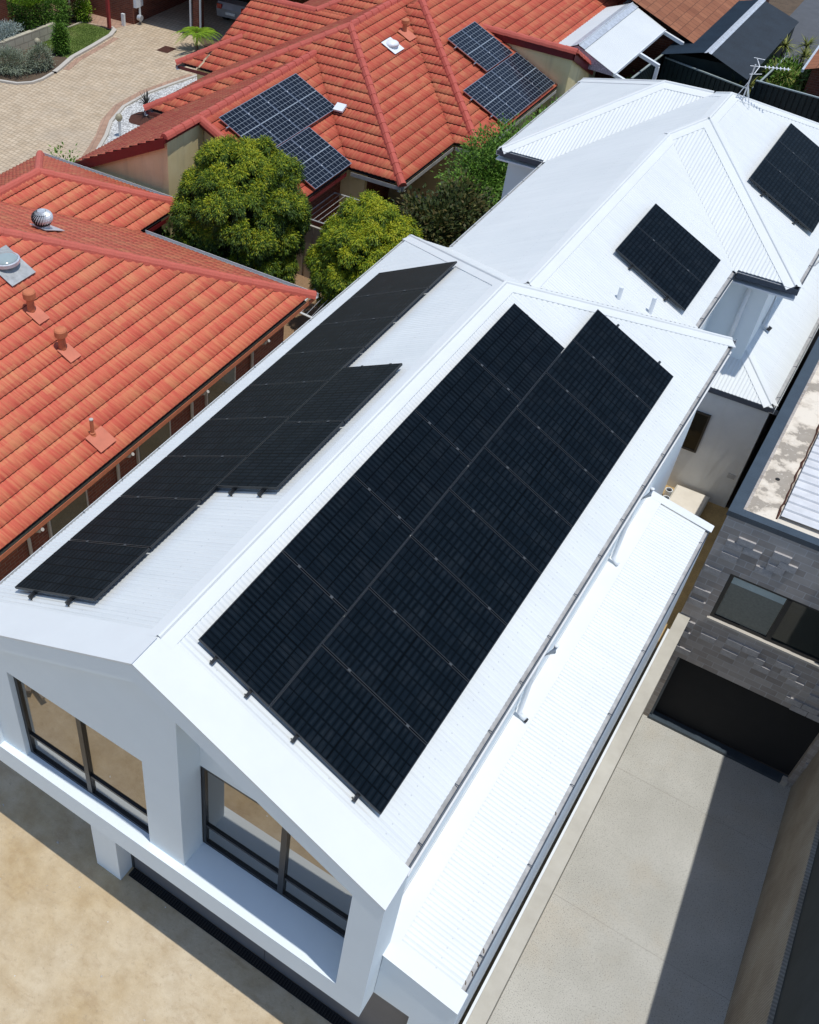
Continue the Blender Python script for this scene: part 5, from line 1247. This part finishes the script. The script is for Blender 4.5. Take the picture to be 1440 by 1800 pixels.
def sprays(center, rad, n_spray, m, parent, seed, nlobe=150, lobr=.36, nleaf=26, nm='crown', ls=1.):
    """thuja crown: rounded lobes over the outside, each made of drooping scale sprays"""
    r = np.random.default_rng(seed); c = np.array(center); R3 = np.array(rad)
    i = np.arange(nlobe) + .5; ph = np.arccos(1 - 2 * i / nlobe); th = math.pi * (1 + 5 ** .5) * i
    u = np.stack([np.cos(th) * np.sin(ph), np.sin(th) * np.sin(ph), np.cos(ph)], 1) + r.normal(size=(nlobe, 3)) * .09; u /= np.linalg.norm(u, axis=1, keepdims=True)
    kk = r.uniform(.76, .98, nlobe); lc = c + u * R3 * kk[:, None]; lr = lobr * r.uniform(.65, 1.25, nlobe)
    tone = r.uniform(0, 1, nlobe)
    # sprays on the outer half of each lobe
    li = r.integers(0, nlobe, n_spray); v = r.normal(size=(n_spray, 3)); v += u[li] * 1.0 + np.array([0, 0, .8]); v /= np.linalg.norm(v, axis=1, keepdims=True)
    sp = lc[li] + v * lr[li][:, None] * r.uniform(.75, 1.08, n_spray)[:, None] * np.array([1, 1, 1.25])
    st = np.clip(tone[li] * .28 + r.uniform(0, 1, n_spray) * .34 + np.clip(v[:, 2], -.3, 1) * .42 - .02, 0, 1)  # tone rises with upward facing: lit tops and darker undersides painted in
    idx = np.repeat(np.arange(n_spray), nleaf); n = len(idx); g = r.normal(size=(n, 3))
    P_ = sp[idx] + g * np.array([.034, .034, .05]) * ls
    D = v[idx] * .45 + np.array([0, 0, -.75]) + g * .3; Up = v[idx] + np.array([0, 0, .25]) + r.normal(size=(n, 3)) * .28
    tip = (r.uniform(0, 1, n) < .22) * .35
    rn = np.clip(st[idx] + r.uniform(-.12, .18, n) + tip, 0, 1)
    return leaves_obj(nm, P_, D, Up, ls * r.uniform(.05, .12, n), ls * r.uniform(.018, .034, n), rn, m, parent)
def trunk(base, top, r0, parent, limbs=6, spread=1., seed=0, nm='trunk'):
    rd = random.Random(seed); b, t = Vector(base), Vector(top); mb = MB(); k = 6
    pts = [b.lerp(t, i / (k - 1)) + Vector((rd.uniform(-.04, .04), rd.uniform(-.04, .04), 0)) * (i > 0) for i in range(k)]
    mb.tube(pts, [r0 * (1 - .75 * i / (k - 1)) for i in range(k)], 9)
    for i in range(limbs):
        q = pts[1 + i % (k - 2)]; a = rd.uniform(0, 6.28); e = q + Vector((math.cos(a) * spread, math.sin(a) * spread, rd.uniform(.3, .9) * spread)) * rd.uniform(.6, 1)
        m_ = q.lerp(e, .5) + Vector((0, 0, .08)); mb.tube([q, m_, e], [r0 * .45, r0 * .3, r0 * .12], 6)
    return mb.build(nm, M['bark'], parent, smooth=True)
t1 = thing('round_tree', 'large egg shaped golden green conifer between the two red roofed houses', 'tree', (-10.45, 15.9, 0), 'round golden green conifers')
trunk((-10.45, 15.9, 0), (-10.45, 15.9, 4.2), .16, t1, 10, 1.3, 1)
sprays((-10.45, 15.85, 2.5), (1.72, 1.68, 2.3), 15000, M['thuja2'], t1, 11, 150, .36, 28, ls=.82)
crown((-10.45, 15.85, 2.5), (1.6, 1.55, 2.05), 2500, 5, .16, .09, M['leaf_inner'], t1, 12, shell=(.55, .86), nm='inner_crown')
t2 = thing('round_tree', 'smaller dome shaped golden green conifer nearer the white house', 'tree', (-6.65, 16.2, 0), 'round golden green conifers')
trunk((-6.62, 16.2, 0), (-6.62, 16.2, 3.6), .14, t2, 9, 1.1, 2)
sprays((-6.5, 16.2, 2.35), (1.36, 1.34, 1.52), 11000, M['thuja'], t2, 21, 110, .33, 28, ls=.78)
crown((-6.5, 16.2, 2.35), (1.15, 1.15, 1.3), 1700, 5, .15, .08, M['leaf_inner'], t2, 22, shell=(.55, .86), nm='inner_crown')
t3 = thing('dark_bush', 'dark olive broad leaved bush against the side of the white house, by the patio', 'bush', (-5.5, 19., 0))
trunk((-5.5, 19., 0), (-5.5, 19., 2.4), .07, t3, 9, .9, 3)
crown((-5.6, 19.0, 2.0), (1.4, 1.9, 1.55), 3200, 8, .14, .075, M['leaf_dark'], t3, 31, lump=.35, droop=.25, shell=(.55, 1.02))
t4 = thing('green_tree', 'bright green feathery tree by the corner of the rear white roof', 'tree', (-5.3, 22.3, 0))
trunk((-5.3, 22.3, 0), (-5.3, 22.3, 3.), .08, t4, 9, .9, 4)
crown((-5.5, 22.3, 2.4), (1.35, 2.4, 1.6), 3600, 9, .12, .045, M['leaf_bright'], t4, 41, lump=.4, droop=.4, shell=(.5, 1.05))
t5 = thing('climbing_shrub', 'leafy green shrub below the blue black solar panels and the cream gable', 'shrub', (-5.9, 26.5, 0))
trunk((-5.9, 26.5, 0), (-5.9, 27., 2.0), .05, t5, 8, .8, 5)
crown((-5.9, 26.7, 1.9), (.8, 2.7, 1.1), 2100, 9, .12, .06, M['leaf_bright'], t5, 51, lump=.35, droop=.3, shell=(.5, 1.05))
def bush(nm, lab, c, rad, n, m, seed, L=.1, W=.05, cat='shrub', droop=.1, lump=.25, group=None, per=7, shell=(.6, 1.05)):
    t = thing(nm, lab, cat, (c[0], c[1], 0), group)
    trunk((c[0], c[1], 0), (c[0], c[1], c[2]), .03, t, 7, rad[0] * .8, seed, 'stem')
    crown(c, rad, n, per, L, W, M[m], t, seed, lump=lump, droop=droop, shell=shell, nm='foliage', zmin=.02); return t
bush('garden_shrub', 'low leafy green shrub at the foot of the shaded cream wall', (-13.6, 15.1, .85), (1.3, .5, .95), 700, 'leaf_bright', 61, .14, .08)
bush('garden_shrub', 'dark shrub in the shade behind the smaller red roof corner', (-12.0, 14.6, .8), (1.0, .6, .8), 500, 'leaf_dark', 62, .14, .08)
bush('rose_bush', 'thin leggy rose bush rising above the peak of the near red roof', (-18.3, 17.0, 1.5), (.45, .45, .75), 85, 'leaf_bright', 63, .13, .07, lump=.4, shell=(.2, 1.1), per=5)
r_ = thing('rose_flowers', 'few dark pink blooms at the peak of the near red roof', 'flowers', (-18.6, 16.7, 1.6)); mb = MB()
for i in range(9):
    a = (-18.9 + random.gauss(0, .2), 16.4 + random.gauss(0, .2), 1.6 + random.gauss(0, .12)); mb.tube([(a[0], a[1], a[2] - .5), a], .006, 4); b0_ = Vector(a)
    mb.tube([b0_, b0_ + Vector((0, 0, .03))], .04, 6)
mb.build('bloom', mat('pink_petals', (.45, .03, .08), .6), r_)
bush('flower_clump', 'yellow flowering clump peeping out at the end of the dark red fascia', (-16.9, 15.2, .9), (.35, .3, .3), 120, 'leaf_yucca', 64, .08, .06)
# courtyard garden
hd = thing('clipped_hedge', 'box clipped hedge with bright lime top beside the limestone wall', 'hedge', (-31.3, 28.6, 0))
r = np.random.default_rng(71); n = 9000; p = r.uniform(-1, 1, (n, 3)); ax = r.integers(0, 3, n); 
for i in range(n): p[i, ax[i]] = np.sign(p[i, ax[i]]) * r.uniform(.9, 1.03)
q = np.array([-31.3, 28.75, .95]) + p * np.array([.68, .75, .75]); q[:, 2] = np.maximum(q[:, 2], .03)
top = p[:, 2] > .86
for nm_, msk, mm in (('clipped_top', top, 'leaf_lime'), ('clipped_sides', ~top, 'leaf_bright')):
    k = msk.sum(); leaves_obj(nm_, q[msk], p[msk] + r.normal(size=(k, 3)) * .5 + np.array([0, 0, .3]), np.tile([0, 0, 1.], (k, 1)) + r.normal(size=(k, 3)) * .4, r.uniform(.05, .1, k), r.uniform(.035, .06, k), r.uniform(0, 1, k), M[mm], hd)
crown((-31.3, 28.75, .95), (.62, .68, .68), 900, 5, .12, .08, M['leaf_dark'], hd, 72, shell=(.5, .95), nm='inner_foliage'); trunk((-31.3, 28.75, 0), (-31.3, 28.75, 1.2), .04, hd, 6, .4, 7, 'stem')
for k, (lab, c, rad, n, m) in enumerate((
    ('wide low grey green shrub at the front of the kerbed garden bed', (-29.2, 25.0, .42), (1.05, .75, .5), 1000, 'leaf_grey'),
    ('rounded grey green lavender bush at the corner of the kerbed garden bed', (-28.3, 26.0, .42), (.5, .6, .55), 700, 'leaf_grey'),
    ('silver leaved groundcover spilling over the limestone wall', (-31.4, 26.9, .72), (.7, .95, .25), 800, 'leaf_silver'),
    ('dark green bushy plant at the left edge behind the silver groundcover', (-32.4, 26.3, .9), (.8, .8, .75), 800, 'leaf_bright'),
    ('grey shrub cut off by the left edge in front of the limestone wall', (-31.1, 24.0, .5), (.8, .8, .6), 700, 'leaf_grey'),
    ('narrow upright dark green conifer shrub at the near end of the lawn', (-28.75, 27.9, .6), (.28, .3, .75), 700, 'leaf_bright'),
    ('dark glossy shrub beside the white downpipe against the brick wall', (-31.6, 31.7, 1.1), (.85, .7, 1.25), 900, 'leaf_dark'),
    ('mid green shrub between the clipped hedge and the lawn', (-31.3, 30.3, .7), (.6, .7, .8), 700, 'leaf_bright'),
    ('small bright green bush by the path at the back of the lawn', (-30.9, 31.75, .45), (.4, .35, .5), 450, 'leaf_lime'),
    ('tall green shrub filling the top left corner behind the pot', (-33., 30.6, 1.4), (.8, .9, 1.3), 900, 'leaf_bright'))):
    bush('garden_shrub', lab, c, rad, n, m, 80 + k, .09, .03 if 'grey' in m or 'silver' in m else .05)
fn = thing('tree_fern', 'bright lime green fern by the garage at the edge of the red roof', 'fern', (-24.2, 32.4, 0))
r = np.random.default_rng(90); P_ = []; D_ = []; U_ = []; Ls = []; Ws = []
for i in range(34):
    a = r.uniform(0, 6.28); L2 = r.uniform(.7, 1.25); b = np.array([-23.9, 31.6, .7]); dr = np.array([math.cos(a), math.sin(a), 0])
    for t_ in np.linspace(.1, 1, 26):
        pos = b + dr * L2 * t_ + np.array([0, 0, .55 * t_ - .75 * t_ * t_ + .1]) ; sd = np.array([-dr[1], dr[0], 0])
        for sg in (-1, 1): P_.append(pos); D_.append(sd * sg + dr * .5 + np.array([0, 0, -.15])); U_.append([0, 0, 1.]); Ls.append(.17 * math.sin(math.pi * (t_ * .85 + .12)) + .03); Ws.append(.035)
leaves_obj('frond', np.array(P_), np.array(D_), np.array(U_), np.array(Ls), np.array(Ws), r.uniform(.4, 1, len(P_)), M['leaf_lime'], fn); trunk((-23.9, 31.6, 0), (-23.9, 31.6, .8), .09, fn, 0, 0, 9)
def spiky(nm, lab, c, n, L, w, m, seed, up=.6, cat='plant', parent=None, stem=.25, group=None):
    t = thing(nm, lab, cat, (c[0], c[1], 0), group) if parent is None else parent
    r = np.random.default_rng(seed); V = []; F = []; at = []
    for i in range(n):
        a = r.uniform(0, 6.28); e = r.uniform(up - .5, up + .6); d = np.array([math.cos(a) * math.cos(e), math.sin(a) * math.cos(e), math.sin(e)]); sd = np.cross(d, [0, 0, 1.]); sd /= np.linalg.norm(sd); l = L * r.uniform(.6, 1.1)
        b = np.array(c) + np.array([0, 0, stem]); prev = None; rn = r.uniform(0, 1)
        for k in range(5):
            f = k / 4; p = b + d * l * f + np.array([0, 0, -.45 * l * f * f * (1.3 - math.sin(e))]); ww = w * (1 - f) ** .7 * .5 + .001
            V += [p - sd * ww, p + sd * ww]
            if k: q = len(V); F.append((q - 4, q - 3, q - 1, q - 2)); at.append(rn)
    new_obj('blades', np.array(V), np.array(F, dtype=np.int32), M[m], t, attr=at)
    MB().tube([(c[0], c[1], 0), (c[0], c[1], c[2] + stem + .05)], .035, 8).build('stem', M['bark'], t); return t
spiky('cordyline', 'dark spiky cordyline in the ring of red mulch among white pebbles', (-21.25, 24.75, .1), 60, .75, .05, 'leaf_purple', 95, .9, stem=.35)
spiky('flax_plant', 'thin green strappy plant where the red roofs meet over the pebbles', (-19.6, 26.5, .05), 26, .6, .05, 'leaf_grey', 96, .7)
spiky('potted_yucca', 'spiky yucca in a brown pot beside the clipped hedge', (-32.6, 29.6, .55), 30, .7, .05, 'leaf_bright', 97, .8)
tp_ = [o for o in COL.objects if o.name.startswith('potted_yucca')][0]; lathe([(.14, 0), (.2, .2), (.22, .45), (.17, .47)], 18, (-32.6, 29.6, 0)).build('pot', M['terracotta'], tp_)
spiky('strappy_plant', 'white edged strappy plant in front of the brick wall by the lawn', (-31.5, 31.0, .0), 24, .7, .06, 'leaf_silver', 98, .8)
# yuccas beyond the fence
k = 0
YL = ['against the dark shed wall', 'at the near end of the dark shed', 'in front of the antenna head', 'right of the antenna head', 'above the short fence', 'in the middle of the yucca bed', 'tallest, under the shed eave', 'at the far side of the bed', 'lowest, by the short steel fence', 'next to the orange tiled corner', 'leaning to the low brick wall', 'at the back of the bed', 'left of the antenna mast top', 'beside the gutter of the corner house', 'just above the fence corner', 'nearest the right hand fence']
for x, y, z in ((-2.9, 36.3, 1.4), (-2.2, 36.5, 1.7), (-1.25, 37.6, 1.5), (-.9, 38.2, 1.8), (-1.4, 38.9, 1.7), (-.7, 39.2, 1.5), (-1.6, 40.3, 2.2), (-.8, 40.5, 1.9), (-.6, 37.3, 1.1), (-.4, 38.8, 1.6), (-1.15, 37.9, 1.0), (-1.0, 41.5, 2.0), (-1.9, 37.2, 1.5), (-.35, 40.0, 1.9), (-1.5, 36.9, 1.3), (-.2, 37.7, 1.4)):
    spiky('yucca', 'yellow green yucca head behind the black fence, %s' % YL[k], (x, y, z), 70, .62, .055, 'leaf_yucca', 100 + k, .5, stem=0, group='yuccas behind the fence'); k += 1
bush('garden_shrub', 'leafy green bushes filling the bed under the yuccas', (-1.1, 38.9, .9), (.95, 2.7, 1.0), 1600, 'leaf_bright', 130, .14, .07)
bush('garden_shrub', 'green shrub under the white patio frames', (-5.6, 34.6, .8), (.5, 2.2, .8), 900, 'leaf_bright', 131, .13, .07)
bush('garden_shrub', 'yellow flowering shrub at the far end of the white patio frames', (-5.2, 38.0, 1.0), (.4, .9, .7), 400, 'leaf_yucca', 132, .12, .07)
# lawn blades
r = np.random.default_rng(140); n = 26000; x = r.uniform(-30.7, -28.1, n); y = r.uniform(27.7, 31.45, n); keep = x < -28.12 - (y - 27.7) * .1; x, y = x[keep], y[keep]; n = len(x)
P_ = np.stack([x, y, np.full(n, .03)], 1); pv = np.clip(.45 + .35 * np.sin(x * 3.1 + y * 1.7) + .25 * np.sin(y * 4.3 - x), 0, 1)
o = leaves_obj('lawn_grass', P_, r.normal(size=(n, 3)) * .5 + np.array([0, 0, 1.]), r.normal(size=(n, 3)), r.uniform(.03, .06, n), r.uniform(.008, .014, n), np.clip(pv * .6 + r.uniform(0, .4, n), 0, 1), M['grass_blade'])
tag(o, 'patchy green lawn in front of the brick house across the courtyard', 'grass'); struct(o, 'stuff')

# ================================================================== CAMERA, SUN, SKY
cam_d = bpy.data.cameras.new('camera'); cam = bpy.data.objects.new('camera', cam_d); COL.objects.link(cam)
Mc = [[.8066102565, .5910244911, -.0083633153], [.4014876202, -.5582113151, -.7260907784], [-.4338059300, .5823145015, -.6875479885]]
r0, r1, r2 = (Vector(v) for v in Mc)
m4 = Matrix((r0, -r1, -r2)).transposed().to_4x4(); m4.translation = Vector((4.617286852, -5.900607655, 16.612157471)); cam.matrix_world = m4
cam_d.sensor_fit = 'VERTICAL'; cam_d.sensor_height = 36; cam_d.sensor_width = 28.8
cam_d.lens = 1773.4086 * 36 / 1800
cam_d.shift_x = (720 - 373.710) / 1800; cam_d.shift_y = (881.164 - 900) / 1800
cam_d.clip_end = 1500; cam_d.clip_start = .1
S.camera = cam
SUN = Vector((.21, -.04, 1.)).normalized()
sd_ = bpy.data.lights.new('sun', 'SUN'); so = bpy.data.objects.new('sun', sd_); COL.objects.link(so)
so.rotation_euler = SUN.to_track_quat('Z', 'Y').to_euler(); so.location = (0, 0, 40)
sd_.energy = 3.1; sd_.angle = R_(.53); sd_.color = (1, .98, .925)
wd = bpy.data.worlds.new('World'); S.world = wd; wd.use_nodes = True; t = wd.node_tree; t.nodes.clear()
sk = t.nodes.new('ShaderNodeTexSky'); sk.sky_type = 'NISHITA'; sk.sun_disc = False
sk.sun_elevation = math.asin(SUN.z); sk.sun_rotation = math.atan2(SUN.x, SUN.y)
sk.air_density = 1.0; sk.dust_density = .35; sk.ozone_density = 1.0
bg = t.nodes.new('ShaderNodeBackground'); bg.inputs[1].default_value = .15; ow = t.nodes.new('ShaderNodeOutputWorld')
t.links.new(sk.outputs[0], bg.inputs[0]); t.links.new(bg.outputs[0], ow.inputs[0])
S.view_settings.view_transform = 'Standard'; S.view_settings.look = 'None'; S.view_settings.gamma = 1; S.view_settings.exposure = .04
S.render.resolution_x = 819; S.render.resolution_y = 1024
S.cycles.max_bounces = 8; S.cycles.diffuse_bounces = 4
bpy.context.view_layer.update()
